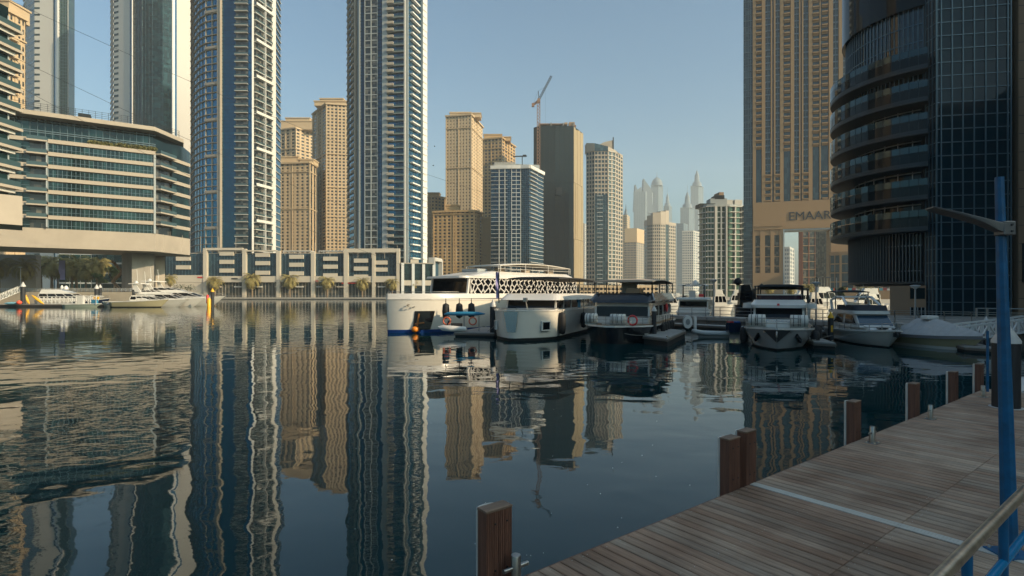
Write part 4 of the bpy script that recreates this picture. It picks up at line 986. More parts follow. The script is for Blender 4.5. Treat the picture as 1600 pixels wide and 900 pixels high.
# ------------------------------------------------------------------ marina hardware
def pile(px, Y, ytop, wpx, label, capm=pilec, group='mooring piles', z0=-1.5, band=False):
    r = wpx / 2 / F * Y; c = D(px, Y); zt = ZZ(ytop, Y); T = thing('mooring_pile', label, 'mooring pile', (c.x, c.y, 0), 0, group)
    q = MB(); q.lathe((0, 0, 0), [(r, z0), (r, zt - r * 2.0)], 24); q.build('shaft', pilem, T)
    q = MB(); q.lathe((0, 0, 0), [(r * 1.08, zt - r * 2.45), (r * 1.08, zt - r * 2.0), (r * .5, zt - r * .95), (.02, zt)], 24); q.build('cap', capm, T)
    if band:
        q = MB(); n = 5
        for s_ in (-.30, .12):
            q.box((r * s_, -r * .97, zt - r * 6.6), (r * .26, r * .16, r * 2.6))
        q.build('reflective_bars', yel_p, T, kind='stuff')
    return T
pile(770.5, 49, 467, 10, 'black mooring pile with pale cone between the two cream boats')
pile(1022, 44, 477, 7.5, 'black mooring pile standing on the float beside the black boat')
pile(1298, 43, 487, 8, 'dark mooring pile with yellow cone and yellow bars, left of the white yacht', yel_p, band=True)
pile(1541, 41, 494, 8, 'slim dark pile with pale cone right of the covered boat')
pile(1372, 48, 492, 6, 'short dark pile with pale cap behind the white yacht')
pile(36, 158, 440, 6.5, 'black pile with white cone among the kayaks at the far left')
pile(151, 166, 444, 6, 'black pile with white cone left of a slimmer one near the open dark boat')
pile(156.6, 172, 444, 4.5, 'slimmer black pile close right of another near the open dark boat')
pile(209, 176, 447, 4.5, 'short pile with white cap at the foot of the building pillar')
pile(332, 155, 450, 5, 'black pile with yellow cone at the bow of the large left yacht', yel_p)
q = MB(); c = D(326.5, 153); q.lathe((c.x, c.y, 0), [(.5, -.3), (.5, 2.2), (.2, 2.6)], 12); tag(q.build('marker_post', yel_p), 'stubby yellow marker post beside the yellow-capped pile', 'marker')
q = MB(); c = D(324.3, 154.5); q.lathe((c.x, c.y, 0), [(.35, 1.0), (.35, 3.2), (.1, 3.5)], 12); tag(q.build('marker_post', red_p), 'small red marker post just left of the yellow one', 'marker')

def lamp(px, Y, z, ytop, label, s_=1.0):
    c = D(px, Y, z); zt = ZZ(ytop, Y) - z; T = thing('street_lamp', label, 'street lamp', c, 0, 'round-headed street lamps')
    q = MB(); q.tube([(0, 0, 0), (0, 0, zt - .25)], [.09 * s_, .065 * s_], 10); q.build('pole', grey_m, T)
    q = MB(); q.lathe((0, 0, 0), [(.08 * s_, zt - .35), (.12 * s_, zt - .3), (.42 * s_, zt - .05), (.44 * s_, zt), (.1 * s_, zt + .05)], 16); q.build('lamp_head', M('lamp_head', (.45, .46, .46), .5), T)
lamp(1115, 62, QZ, 437, 'round-headed lamp post on the pier left of the grey-hulled yacht')
lamp(1275, 54, QZ, 441, 'round-headed lamp post on the pier right of the grey-hulled yacht')
lamp(1430, 52, QZ, 446, 'round-headed lamp post in front of the brown base wall')
lamp(1305, 120, QZ, 464, 'small distant lamp post behind the white yacht')
lamp(32, 188, 4.3, 417, 'white lamp post beside the palm at far left', 1.6)

# pier and quay edge along the Q line
Q0, Qd = Vector((18.5, 67.0)), Vector((.62, -.785)).normalized()
Qn = Vector((-Qd.y, Qd.x)) * -1          # towards the camera side
if Qn.y > 0: Qn = -Qn
QA, QB = Q0 - Qd * 14, Q0 + Qd * 76
T = thing('concrete_pier', 'long grey concrete pier with a thin railing behind the moored boats', 'pier', (QA.x, QA.y, 0), world=True)
L1 = (Vector((32.5, 51.5)) - QA).length; n = 14
for k in range(n):
    fpart(T, 'deck_slab', conc, QA, QB, k * L1 / n + .03, (k + 1) * L1 / n - .03, -3.2, .25, QZ - .35, QZ + .02)
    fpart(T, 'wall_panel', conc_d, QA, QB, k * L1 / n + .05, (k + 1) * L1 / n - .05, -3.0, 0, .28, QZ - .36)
for k in range(9): ub(T, 'pier_pile', conc_d, (QA.x + Qd.x * (2 + k * 4), QA.y + Qd.y * (2 + k * 4), -.4), (.6, .6, 1.4))
tq = thing('quay_wall', 'stained concrete quay wall under the curved-post railing', 'wall', (40, 42, 0), world=True)
L2 = (QB - QA).length
for k in range(22):
    s0_, s1_ = L1 + k * 3.0, L1 + (k + 1) * 3.0
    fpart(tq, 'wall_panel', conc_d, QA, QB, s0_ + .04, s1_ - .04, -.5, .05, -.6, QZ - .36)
    fpart(tq, 'coping', conc, QA, QB, s0_ + .02, s1_ - .02, -.8, .28, QZ - .35, QZ + .03)
rl_ = thing('pier_railing', 'straight grey railing on the concrete pier', 'railing', (QA.x, QA.y, QZ), world=True)
for k in range(20): fpart(rl_, 'post', grey_m, QA, QB, k * L1 / 19.5, k * L1 / 19.5 + .06, .02, .08, QZ, QZ + 1.15)
for z in (.4, .78, 1.15): fpart(rl_, 'rail', grey_m, QA, QB, 0, L1, .03, .07, QZ + z - .025, QZ + z + .025)
rl2 = thing('quay_railing', 'silver railing with curved posts on the quay before the dark glass tower', 'railing', (40, 42, QZ), world=True)
q = MB(); q.tube([(0, 0, 0), (0, .05, .55), (.0, .0, .95), (0, -.22, 1.22)], [.055, .05, .045, .04], 6); cpm = q.mesh('curved_post', steel)
for k in range(34):
    p_ = QA + Qd * (L1 - 2 + k * 1.75) + Qn * .05
    o = bpy.data.objects.new('curved_post', cpm); COL.objects.link(o); o.parent = rl2; o.location = Vector((p_.x, p_.y, QZ)) - rl2.location; o.rotation_euler = (0, 0, math.atan2(Qn.y, Qn.x) + R(90))
for z in (.25, .45, .65, .85, 1.05, 1.22): fpart(rl2, 'rail', steel, QA, QB, L1 - 2, L1 + 58, .0 + (z > 1.1) * .2, .04 + (z > 1.1) * .2, QZ + z - .018, QZ + z + .018)

def float_dock(label, pts, z=.65, m=M('dock_top', (.26, .255, .24), .8, var=.15, vs=1.0), group='floating pontoons', boards=0):
    c = sum((Vector(p[:2]) for p in pts), Vector((0, 0))) / len(pts)
    T = thing('pontoon', label, 'pontoon', (c.x, c.y, 0), 0, group, world=True)
    q = MB(); q.prism(pts, z - .10, z); q.build('deck_top', m, T)
    ins = [Vector(p[:2]).lerp(c, .03) for p in pts]
    q = MB(); q.prism(ins, -.35, z - .10); q.build('float_body', rubber, T)
    q = MB()
    for i in range(len(pts)):
        a, b = Vector(pts[i][:2]), Vector(pts[(i + 1) % len(pts)][:2]); q.bar((a.x, a.y, z - .17), (b.x, b.y, z - .17), .09, .16)
    q.build('fender_strip', M('timber_strip', (.12, .10, .08), .8), T)
    for i in range(len(pts)):                      # cleats at the corners
        p_ = Vector(pts[i][:2]).lerp(c, .14); ub(T, 'cleat', steel, (p_.x, p_.y, z + .06), (.28, .08, .10), i)
    return T
float_dock('grey finger pontoon right of the black boat', [(10.1, 42.4), (11.2, 39.7), (15.2, 48.2), (14.2, 50.8)], .65)
wA = [QA + Qn * 2.2 + Qd * s_ for s_ in (6, 36)]
float_dock('long low pontoon lying before the concrete pier', [(wA[0].x, wA[0].y), (wA[0].x + Qn.x * 1.6, wA[0].y + Qn.y * 1.6), (wA[1].x + Qn.x * 1.6, wA[1].y + Qn.y * 1.6), (wA[1].x, wA[1].y)], .5)
float_dock('narrow pontoon between the two cream-hulled boats', [(-5.2, 49.5), (-1.6, 48.6), (.6, 56), (-3, 57)], .4)
float_dock('pontoon with a pile left of the white yacht', [tuple(G(1272, 534, .5)[:2]), tuple(G(1306, 536, .5)[:2]), tuple((G(1306, 536, .5) + Vector((2.6, 8, 0)))[:2]), tuple((G(1272, 534, .5) + Vector((2.6, 8, 0)))[:2])], .5)
float_dock('dark pontoon right of the covered boat', [tuple(G(1508, 541, .4)[:2]), tuple(G(1560, 544, .4)[:2]), tuple((G(1560, 540, .4) + Vector((2.5, 7, 0)))[:2]), tuple((G(1508, 540, .4) + Vector((2.5, 7, 0)))[:2])], .4)
float_dock('pontoon with kayaks at the far left', [(-152, 157), (-112, 156), (-112, 159.5), (-152, 160)], .7)
float_dock('long pontoon behind the left yachts', [(-150, 170), (-92, 168), (-92, 171), (-150, 173)], .7)

# gangway trusses
def gangway(label, a, b, h, wd, n):
    T = thing('gangway', label, 'gangway', a); a, b = Vector((0, 0, 0)), Vector(b) - Vector(a); s_ = (b - a).normalized().cross(Vector((0, 0, 1))).normalized() * wd / 2
    for i, sg_ in enumerate((-1, 1)):
        q = MB(); up = Vector((0, 0, h)); o = s_ * sg_
        q.bar(a + o, b + o, .12); q.bar(a + o + up, b + o + up, .12)
        for k in range(n):
            p0, p1 = a.lerp(b, k / n) + o, a.lerp(b, (k + 1) / n) + o
            q.bar(p0, p0 + up, .09); q.bar(p0 if k % 2 else p0 + up, p1 + up if k % 2 else p1, .09)
        q.build('side_truss', white_p, T)
    q = MB(); q.bar(a, b, wd, .08); q.build('walkway', conc, T)
gangway('white truss gangway in front of the left cabin cruiser', D(65, 158, .9), D(154, 158, .9), 2.0, 1.6, 14)
gangway('white sloping truss gangway at the far left edge', D(-12, 170, .9), D(30, 176, 4.4), 1.6, 1.6, 9)
gangway('grey sloping truss gangway at the right edge below the quay railing', G(1480, 532, .6), D(1640, 42, 1.3), .95, 1.3, 14)

# ------------------------------------------------------------------ boats (local: +X bow, Z up)
def hull(T, L, B, zs, zb, m, rake=1.0, p=2.2, t0=.45, flare=.86, stripe=None, sh=0.25, deckm=None, n=18, tipw=.02, stern=.94, bulw=.0, name='hull'):
    def hw(t, f=1.0): 
        w_ = stern + (1 - stern) * min(1, t / .25)
        if t > t0: w_ *= max(tipw, (1 - ((t - t0) / (1 - t0)) ** p))
        return B / 2 * w_ * f
    def ring(z_, fr_, rk, fl):
        zz = z_
        pts = []
        for sgn in (1, -1):
            rng = range(n + 1) if sgn == 1 else range(n, -1, -1)
            for i in rng:
                t = i / n; pts.append((-L / 2 + (L - rk) * t, sgn * hw(t, fl), (zs + (zb - zs) * t ** 2.2) * fr_ if zz is None else zz))
        return pts
    rings = [ring(-.35, 0, rake * 1.15, flare * .8), ring(0, 0, rake, flare), ring(sh, 0, rake * .86, flare + (1 - flare) * .25), ring(None, .62, rake * .36, flare + (1 - flare) * .72), ring(None, 1.0, 0, 1.0)]
    q = MB(); q.loft(rings[1:] if stripe else rings, False, True, True); h = q.build(name, m, T)
    h.data.polygons[-1].use_smooth = False
    if stripe:
        q = MB(); r0 = rings[0]; r1 = [(x + .012, y * 1.008, 0.0) for x, y, z in rings[1]]; q.loft([r0, r1, [(x + .012, y * 1.008, z) for x, y, z in ring(sh * .9, 0, rake * .87, flare + (1 - flare) * .23)]], True, False, True); q.build('boot_stripe', stripe, T)
    q = MB(); top = rings[-1]                     # rubbing strake / toe rail round the sheer
    for i in range(len(top)): q.bar(top[i], top[(i + 1) % len(top)], .10, .12)
    q.build('gunwale', deckm or m, T)
    return hw, lambda t: zs + (zb - zs) * t ** 2.2
def frust(x0, x1, w0, w1, z0, z1, fr_, br, ins):   # w0 = half-width aft, w1 = half-width front; fr_/br = how far the top leans back/forward
    def at(u, g=0):
        xa, xb = x0 + br * u - g, x1 - fr_ * u + g; a_, b_ = w0 - ins * u + g, w1 - ins * u + g; z = z0 + (z1 - z0) * u
        return [(xa, -a_, z), (xb, -b_, z), (xb, b_, z), (xa, a_, z)]
    return at
def house(T, name, m, x0, x1, w0, w1, z0, z1, fr_=.6, br=.2, ins=.15, win=None, pil=3, glass=smoke, wname='window_band'):
    at = frust(x0, x1, w0, w1, z0, z1, fr_, br, ins); q = MB(); q.loft([at(0), at(1)]); o = bevel(q.build(name, m, T), .05, 2)
    if win:
        q = MB(); q.loft([at(win[0], .018), at(win[1], .018)], False, False); q.build(wname, glass, T)
        q = MB()
        A_, B_ = at(win[0], .03), at(win[1], .03)
        for i in range(4): q.bar(A_[i], B_[i], .14)
        for s_ in (0, 2):
            for k in range(1, pil): q.bar(Vector(A_[s_]).lerp(Vector(A_[(s_ + 1) % 4]), k / pil), Vector(B_[s_]).lerp(Vector(B_[(s_ + 1) % 4]), k / pil), .09)
        q.build('window_pillars', m, T, kind='stuff')
    return at
def plate(T, name, m, pts, z0, z1, crown=0, sm=False): 
    q = MB(); q.loft([[(x, y, z0) for x, y in pts], [(x * .995, y * .98, z1) for x, y in pts]]); o = q.build(name, m, T); bevel(o, min(.06, (z1 - z0) * .4), 2); return o
def rrect(x0, x1, w0, w1, r=.5, n=4):
    pts = []
    for cx, cy, a0 in ((x1 - r, w1 - r, 0), (x0 + r, w0 - r, 90), (x0 + r, -w0 + r, 180), (x1 - r, -w1 + r, 270)):
        for k in range(n + 1): a_ = R(a0 + 90 * k / n); pts.append((cx + r * math.cos(a_), cy + r * math.sin(a_)))
    return pts
def canopy(T, m, pm, x0, x1, w_, z0, zr, arch=.25, posts=3, th=.08, name='canopy'):
    q = MB(); n = 10; rings = []
    for k in range(n + 1):
        u = k / n; x = x0 + (x1 - x0) * u; zc = zr + arch * math.sin(math.pi * u)
        rings.append([(x, -w_, zc - .1), (x, -w_ * .5, zc), (x, w_ * .5, zc), (x, w_, zc - .1), (x, w_, zc - .1 - th), (x, -w_, zc - .1 - th)])
    q.loft(rings); q.build(name, m, T)
    for sgn in (-1, 1):
        for k in range(posts):
            x = x0 + .15 + (x1 - x0 - .3) * k / (posts - 1); u = (x - x0) / (x1 - x0)
            q = MB(); q.tube([(x, sgn * (w_ - .08), z0), (x, sgn * (w_ - .08), zr + arch * math.sin(math.pi * u) - .12)], .045, 6); q.build('canopy_post', pm, T)
def rail(T, pts, h, m=steel, n=None, r=.025, mid=1, name='guard_rail'):
    q = MB(); P = [Vector(p) for p in pts]; up = Vector((0, 0, h))
    for j in range(mid + 1): q.tube([p + up * (j + 1) / (mid + 1) for p in P], r, 5)
    for p in P: q.tube([p, p + up], r, 5)
    q.build(name, m, T)
def sheer_pts(L, hw, zf, t0, t1, n, sgn, ins=.1, dz=0): return [(-L / 2 + L * (t0 + (t1 - t0) * k / n), sgn * max(0, hw(t0 + (t1 - t0) * k / n) - ins), zf(t0 + (t1 - t0) * k / n) + dz) for k in range(n + 1)]
def bowrail(T, L, hw, zf, t0, h, n=5, mid=1):
    a = sheer_pts(L, hw, zf, t0, .995, n, 1); b = sheer_pts(L, hw, zf, t0, .995, n, -1)[::-1]; rail(T, a + b, h, mid=mid)
def raft(T, c, L, r, ax='y'):
    q = MB(); d = Vector((0, 1, 0)) if ax == 'y' else Vector((1, 0, 0)); c = Vector(c)
    q.tube([c - d * L / 2, c - d * L / 2 * .94, c - d * .02, c + d * .02, c + d * L / 2 * .94, c + d * L / 2], [r * .55, r, r, r, r, r * .55], 16); o = q.build('life_raft', canvas_w, T)
    q = MB()
    for k in (-.3, -.05, .05, .3): q.tube([c + d * (L * k - .02), c + d * (L * k + .02)], [r * 1.03] * 2, 16)
    s_ = q.build('raft_strap', dark_m, o)
    q = MB(); q.box(c - Vector((0, 0, r)), (L if ax == 'x' else .5, L if ax == 'y' else .5, .1)); q.build('raft_cradle', steel, T)
def buoy(T, c, rz=0, m=red_p, R_=.36):
    q = MB(); n = 16; rings = []
    for k in range(n):
        a_ = 2 * math.pi * k / n; cx, cz = R_ * math.cos(a_), R_ * math.sin(a_)
        rings.append([(cx * (1 + .2 * math.cos(b) ) , .08 * math.sin(b), cz * (1 + .2 * math.cos(b))) for b in [2 * math.pi * j / 8 for j in range(8)]])
    rings.append(rings[0]); q.loft(rings, False, False, True); o = q.build('lifebuoy', m, T); o.location = c; o.rotation_euler = (0, 0, rz); return o
def fender(T, c, h=1.1, r=.22, m=rubber):
    q = MB(); q.lathe(c, [(.03, -h / 2), (r * .8, -h / 2 + .08), (r, -h / 4), (r, h / 4), (r * .8, h / 2 - .08), (.03, h / 2), (.02, h / 2 + .6)], 12); q.build('fender', m, T)
def az(v): return math.atan2(v[1], v[0])

# 1. the big white boat with the cell lattice
aft = Vector((.672, .741)); L1b = 28.0; S0 = Vector((-12.2, 53.7)); c = S0 + aft * L1b / 2
T = thing('party_boat', 'large cream motor vessel with a white honeycomb lattice round its dark saloon', 'boat', (c.x, c.y, 0), az(-aft), 'moored boats')
hw, zf = hull(T, L1b, 7.4, 3.15, 3.35, gel_warm, rake=.15, p=3.0, t0=.72, flare=.93, stripe=bootb, sh=.36, deckm=gelcoat, tipw=.03)
# chamfered bulwark band above the sheer
pts = lambda z, ins: [(x, y * ins, z) for x, y in [(-L1b / 2 + L1b * i / 18, hw(i / 18)) for i in range(19)] + [(-L1b / 2 + L1b * i / 18, -hw(i / 18)) for i in range(18, -1, -1)]]
q = MB(); q.loft([pts(3.36, .995), pts(3.60, .985), pts(3.86, .95)], False, True, True); bevel(q.build('bulwark', gelcoat, T), .03)
x1 = L1b / 2 - 8
at = house(T, 'saloon', gelcoat, -13.2, x1, 3.0, 2.9, 3.8, 5.55, .25, .1, .02)
q = MB(); A_, B_ = at(.04, .02), at(.96, .02); q.loft([A_, B_], False, False); q.build('saloon_glazing', smoke, T)
q = MB()
for i in (1, 2):
    q.bar(at(0, .06)[i], at(1, .06)[i], .22)
q.bar(at(.03, .07)[1], at(.03, .07)[2], .16); q.build('windscreen_frame', gelcoat, T)
# honeycomb lattice of jittered cells on the near side, the far side and aft
def comb(T, p0, p1, z0, z1, out, nx, ny, seed):
    random.seed(seed); q = MB(); p0, p1 = Vector(p0), Vector(p1); d = (p1 - p0); Lx = d.length; d.normalize(); nn = Vector((d.y, -d.x)) * out
    sxx = Lx / nx; syy = (z1 - z0) / ny; V = {}
    def vert(i, j, k):
        key = (i, j, k)
        if key not in V:
            x = (i + (.5 if j % 2 else 0) + (0 if k == 0 else 0)) * sxx; y = j * syy + (syy * .33 if k else 0)
            x += random.uniform(-.26, .26) * sxx; y += random.uniform(-.22, .22) * syy
            V[key] = (min(max(x, 0), Lx), min(max(y, 0), z1 - z0))
        return V[key]
    def P_(v): return Vector((p0.x + d.x * v[0] + nn.x, p0.y + d.y * v[0] + nn.y, z0 + v[1]))
    for j in range(ny + 1):
        for i in range(-1, nx + 1):
            a_, b_ = vert(i, j, 0), vert(i, j, 1); q.bar(P_(a_), P_(b_), .09, .10)
            if j < ny:
                up = vert(i + (1 if j % 2 else 0), j + 1, 0); q.bar(P_(b_), P_(up), .09, .10)
                up2 = vert(i - (0 if j % 2 else 1), j + 1, 0); q.bar(P_(b_), P_(up2), .09, .10)
    q.build('honeycomb_lattice', gelcoat, T, kind='stuff')
W_ = 2.93
comb(T, (x1 - .3, W_), (-13.1, W_ + .1), 3.85, 5.55, .13, 26, 3, 5)
comb(T, (-13.1, -W_ - .1), (x1 - .3, -W_), 3.85, 5.55, .13, 26, 3, 6)
plate(T, 'saloon_roof', gelcoat, rrect(-13.8, x1 + 1.0, 3.45, 3.2, .9), 5.5, 5.72)
q = MB(); q.loft([[(x, y, z) for x, y in rrect(a_, b_, w_, w_, .8)] for a_, b_, w_, z in ((-13.2, x1 + .2, 3.2, 5.72), (-13, x1 - 1.6, 2.9, 6.0), (-12.6, x1 - 3.6, 2.4, 6.32))], False, True); bevel(q.build('coach_roof', gelcoat, T), .04)
q = MB(); q.box((x1 - 4.4, -.6, 6.5), (1.6, 2.6, .34)); bevel(q.build('wheelhouse_hatch', grey_c, T), .05)
canopy(T, canvas_w, gelcoat, -12.4, .8, 2.7, 6.3, 7.15, .35, 4, name='sun_canopy')
rail(T, [(-12.6, 2.6, 6.3), (-9, 2.6, 6.3), (-5, 2.6, 6.3), (-1, 2.6, 6.3), (1, 2.6, 6.3)], .7, gelcoat); rail(T, [(-12.6, -2.6, 6.3), (-9, -2.6, 6.3), (-5, -2.6, 6.3), (-1, -2.6, 6.3), (1, -2.6, 6.3)], .7, gelcoat)
for x, y in ((-10, 1.2), (-8, -1), (-5.5, 1), (-3, -.8), (-1, .9)): ub(T, 'deck_seat', beige, (x, y, 6.6), (.9, .6, .5))
bowrail(T, L1b, hw, lambda t: 3.86, .78, .16, 4, 0)
# anchor recess with buoy in the bow side (port side is the camera side)
def side_quad(T, name, m, tA, tB, zA, zB, sgn, g=.03, lean=0):
    q = MB(); P_ = []
    for t_, z_, in ((tA, zA), (tB, zA), (tB + lean, zB), (tA + lean * .4, zB)): P_.append((-L1b / 2 + L1b * t_, sgn * (hw(t_) * (.93 + .07 * min(1, max(0, z_) / 3.2)) + g), z_))
    n_ = Vector((0, -sgn * .25, 0)); q.loft([P_, [tuple(Vector(p) + n_) for p in P_]]); return q.build(name, m, T)
side_quad(T, 'anchor_recess', smoke, .938, .888, .35, 2.15, 1, .10, -.012)
q = MB(); q.lathe((L1b * (.934 - .5), hw(.934) * .93 + .15, .35), [(.02, -.3), (.34, -.15), (.38, .05), (.28, .24), (.05, .33)], 14); q.build('orange_buoy', orange, T)
q = MB(); q.tube([(L1b * (.926 - .5), hw(.926) * .95 + .2, 1.9), (L1b * (.93 - .5), hw(.93) * .94 + .2, .7)], .10); q.tube([(L1b * .436, hw(.936) * .95 + .2, .9), (L1b * .41, hw(.91) * .95 + .2, 1.0)], .08); q.build('anchor', M('bronze_anchor', (.35, .14, .04), .4, metal=.5), T)
q = MB()
for k in range(10):
    a_ = k * .62; q.box((L1b * (.955 - .5) - .32 * math.cos(a_) - k * .03, hw(.955 - k * .002) * .985 + .04, 2.65 + .13 * math.sin(a_)), (.13, .05, .07))
q.build('emblem', steel, T)
# name lettering too small to read in the photograph stays as tiny dark strokes
# 2. cream boat with mirror anchor plate
aft = Vector((.38, .925)); L2b = 20.0; S0 = Vector((-.1, 44.2)); c = S0 + aft * L2b / 2
T = thing('house_boat', 'cream blunt-bowed boat with a mirror anchor plate and black canopy frame', 'boat', (c.x, c.y, 0), az(-aft), 'moored boats')
hw, zf = hull(T, L2b, 5.7, 2.35, 2.5, gel_warm, rake=.25, p=2.3, t0=.80, flare=.93, stripe=bootk, sh=.28, deckm=gelcoat, tipw=.12)
L1b_, L1b = L1b, L2b
def yat(t_, z_): return hw(t_) * (.93 + .07 * min(1, z_ / 2.4))
q = MB(); q.loft([[(L2b / 2 - .12 + .12 * u, -.62 + .25 * (1 - u), .75 + 1.65 * u), (L2b / 2 - .12 + .12 * u, .62 - .25 * (1 - u), .75 + 1.65 * u), (L2b / 2 - .9, .5, .75 + 1.65 * u), (L2b / 2 - .9, -.5, .75 + 1.65 * u)] for u in (0, .5, 1)]); q.build('anchor_plate', M('mirror_steel', (.62, .60, .56), .08, metal=1), T)
for t_ in (.895, .72):
    for s_ in (1, -1):
        x = -L2b / 2 + L2b * t_; y = s_ * (yat(t_, 1.1)); a_ = math.atan2(s_ * (yat(t_ + .02, 1.1) - yat(t_ - .02, 1.1)), L2b * .04); ca, sa = math.cos(a_), math.sin(a_)
        q = MB(); q.box((x, y, 1.2), (.75, .14, .62), a_); q.build('porthole', smoke, T)
        q = MB()
        for dz in (-.35, .35): q.box((x, y, 1.2 + dz), (.9, .18, .08), a_)
        for dx in (-.41, .41): q.box((x + dx * ca, y + dx * sa, 1.2), (.08, .18, .62), a_)
        q.build('porthole_frame', gelcoat, T)
x1 = L2b / 2 - 4.6
at = house(T, 'saloon', gelcoat, -8.5, x1, 2.35, 2.25, 2.45, 3.35, .25, .1, .02, win=(.10, .97), pil=6)
q = MB(); q.loft([[(x, y, z) for x, y in rrect(a_, b_, w_, w_, .7)] for a_, b_, w_, z in ((-9.3, x1 + .9, 2.75, 3.3), (-9.2, x1 + .7, 2.72, 3.42), (-9.0, x1 - .1, 2.5, 3.85))], True, True); bevel(q.build('roof', gelcoat, T), .05)
canopy(T, canvas_k, dark_m, -9.2, x1 - .6, 2.4, 3.85, 5.35, .12, 5, .1)
rail(T, [(-9.2 + k * 1.9, 2.4, 3.85) for k in range(7)], .9, dark_m, mid=2); rail(T, [(-9.2 + k * 1.9, -2.4, 3.85) for k in range(7)], .9, dark_m, mid=2)
for sg_ in (-1, 1):
    q = MB()
    for k in range(9): q.tube([(-9 + k * .6, sg_ * 2.5, 5.15), (-9 + k * .6 + .3, sg_ * 2.5, 5.0)], .03, 5)
    q.build('canopy_ropes', dark_m, T)
rail(T, sheer_pts(L2b, hw, zf, .80, .985, 4, 1) , .18, grey_m, mid=0); rail(T, sheer_pts(L2b, hw, zf, .80, .985, 4, -1), .18, grey_m, mid=0)
fender(T, (L2b * (.80 - .5), hw(.8) + .22, 1.35), 1.9, .32); fender(T, (L2b * (.45 - .5), hw(.45) + .22, 1.3), 1.5, .28)
q = MB(); q.tube([(L2b / 2 - 3.0, .3, 2.5), (L2b / 2 - 2.6, .3, 3.3)], .05); q.box((L2b / 2 - 2.5, .3, 3.35), (.3, .3, .3)); q.build('searchlight', steel, T)
ub(T, 'blue_door', canvas_b, (-2, 2.32, 2.9), (.9, .12, .8))
lettering('BLUE', (L2b * .34, 0, 0), .1, 0, dark_m, T) if False else None
# 3. black boat with the pale canopy
aft = Vector((.40, .917)); L3 = 18.0; S0 = Vector((7.4, 41.9)); c = S0 + aft * L3 / 2
T = thing('house_boat', 'black-hulled boat with white life rafts on the foredeck and a pale canopy', 'boat', (c.x, c.y, 0), az(-aft), 'moored boats')
hw, zf = hull(T, L3, 5.6, 1.2, 1.35, gel_blk, rake=.35, p=2.2, t0=.78, flare=.88, stripe=None, deckm=gelcoat, tipw=.14)
q = MB(); q.prism([(-L3 / 2 + L3 * i / 18, (hw(i / 18) - .12)) for i in range(19)] + [(-L3 / 2 + L3 * i / 18, -(hw(i / 18) - .12)) for i in range(18, -1, -1)], 1.30, 1.38); q.build('deck', teak, T)
x1 = L3 / 2 - 4.4
at = house(T, 'saloon', gelcoat, -7.6, x1, 2.3, 2.2, 1.36, 3.15, .2, .1, .02, win=(.30, .80), pil=5)
q = MB(); q.loft([[(x, y, z) for x, y in rrect(a_, b_, w_, w_, .7)] for a_, b_, w_, z in ((-8.1, x1 + .8, 2.75, 3.1), (-8, x1 + .75, 2.74, 3.3), (-7.8, x1 - .05, 2.45, 3.9))], True, True, False); bevel(q.build('roof', gel_blk, T), .08, 3)
canopy(T, M('pale_canopy', (.34, .30, .25), .8), dark_m, -8.6, x1 - .2, 2.5, 3.9, 5.0, .22, 4, .08)
rail(T, [(-7.6 + k * 1.8, 2.3, 3.9) for k in range(7)], .75, dark_m, mid=1); rail(T, [(-7.6 + k * 1.8, -2.3, 3.9) for k in range(7)], .75, dark_m, mid=1)
ub(T, 'helm_console', white_c, (1.4, 0, 4.35), (.8, 1.2, .9)); ub(T, 'deck_bench', teak, (3.2, .8, 4.1), (1.6, 1.2, .4)); ub(T, 'deck_bench', teak, (-2.5, -.6, 4.1), (2.4, 1.0, .4))
bowrail(T, L3, hw, zf, .50, .75, 9, 2)
raft(T, (L3 / 2 - 2.2, -2.0, 1.85), .95, .42); raft(T, (L3 / 2 - 1.4, .35, 1.85), 1.2, .42)
buoy(T, (L3 / 2 - 1.1, 1.55, 1.8), R(80)); buoy(T, (-4.2, 2.42, 2.5), 0)
q = MB(); q.box((L3 / 2 - 2.6, 0, 1.55), (1.2, 2.2, .35)); bevel(q.build('deck_locker', gelcoat, T), .04)
for k in range(5): fender(T, (L3 * (.62 - .5) - k * 1.5, hw(.5) + .2, .9), .9, .2)
# 4. grey yacht seen bow-on
aft = Vector((.455, .89)); L4 = 15.0; S0 = Vector((17.75, 36.9)); c = S0 + aft * L4 / 2
T = thing('motor_yacht', 'grey-hulled motor yacht seen bow-on with two caged life rafts', 'boat', (c.x, c.y, 0), az(-aft), 'moored boats')
hw, zf = hull(T, L4, 4.75, 1.15, 1.5, gel_grey, rake=.5, p=2.6, t0=.60, flare=.74, stripe=bootk, sh=.14, deckm=gelcoat, tipw=.02)
q = MB()
for s_ in (1, -1): q.add([(L4 / 2 + .01, s_ * .01, 1.40), (L4 / 2 - .42, s_ * .85, 1.38), (L4 / 2 - .28, s_ * .02, .55)], [(0, 1, 2) if s_ > 0 else (0, 2, 1)])
q.build('stem_flash', M('dark_grey_gelcoat', (.035, .037, .04), .3), T)
for s_ in (1, -1):
    q = MB(); q.bar((L4 * (.90 - .5), s_ * (hw(.90) * .93 + .02), 1.0), (L4 * (.86 - .5), s_ * (hw(.86) * .88 + .04), .55), .12, .26); q.build('hull_window', smoke, T)
    q = MB(); q.tube([(L4 * (.95 - .5), s_ * (hw(.95) + .03), 1.25), (L4 * (.95 - .5) + .1, s_ * (hw(.95) + .12), 1.25)], .09); q.build('hawse_pipe', steel, T)
q = MB(); q.tube([(L4 / 2 - .05, 0, 1.30), (L4 / 2 + .12, 0, 1.15), (L4 / 2 + .05, 0, .95)], .06); q.build('anchor', steel, T)
x1 = L4 / 2 - 4.6
at = house(T, 'wheelhouse', gelcoat, -5.5, x1, 1.9, 1.65, 1.3, 2.85, .55, .1, .05, win=(.42, .97), pil=5)
plate(T, 'foredeck_trunk', gelcoat, rrect(x1 - .2, x1 + 2.2, 1.3, 1.0, .3), 1.45, 1.85)
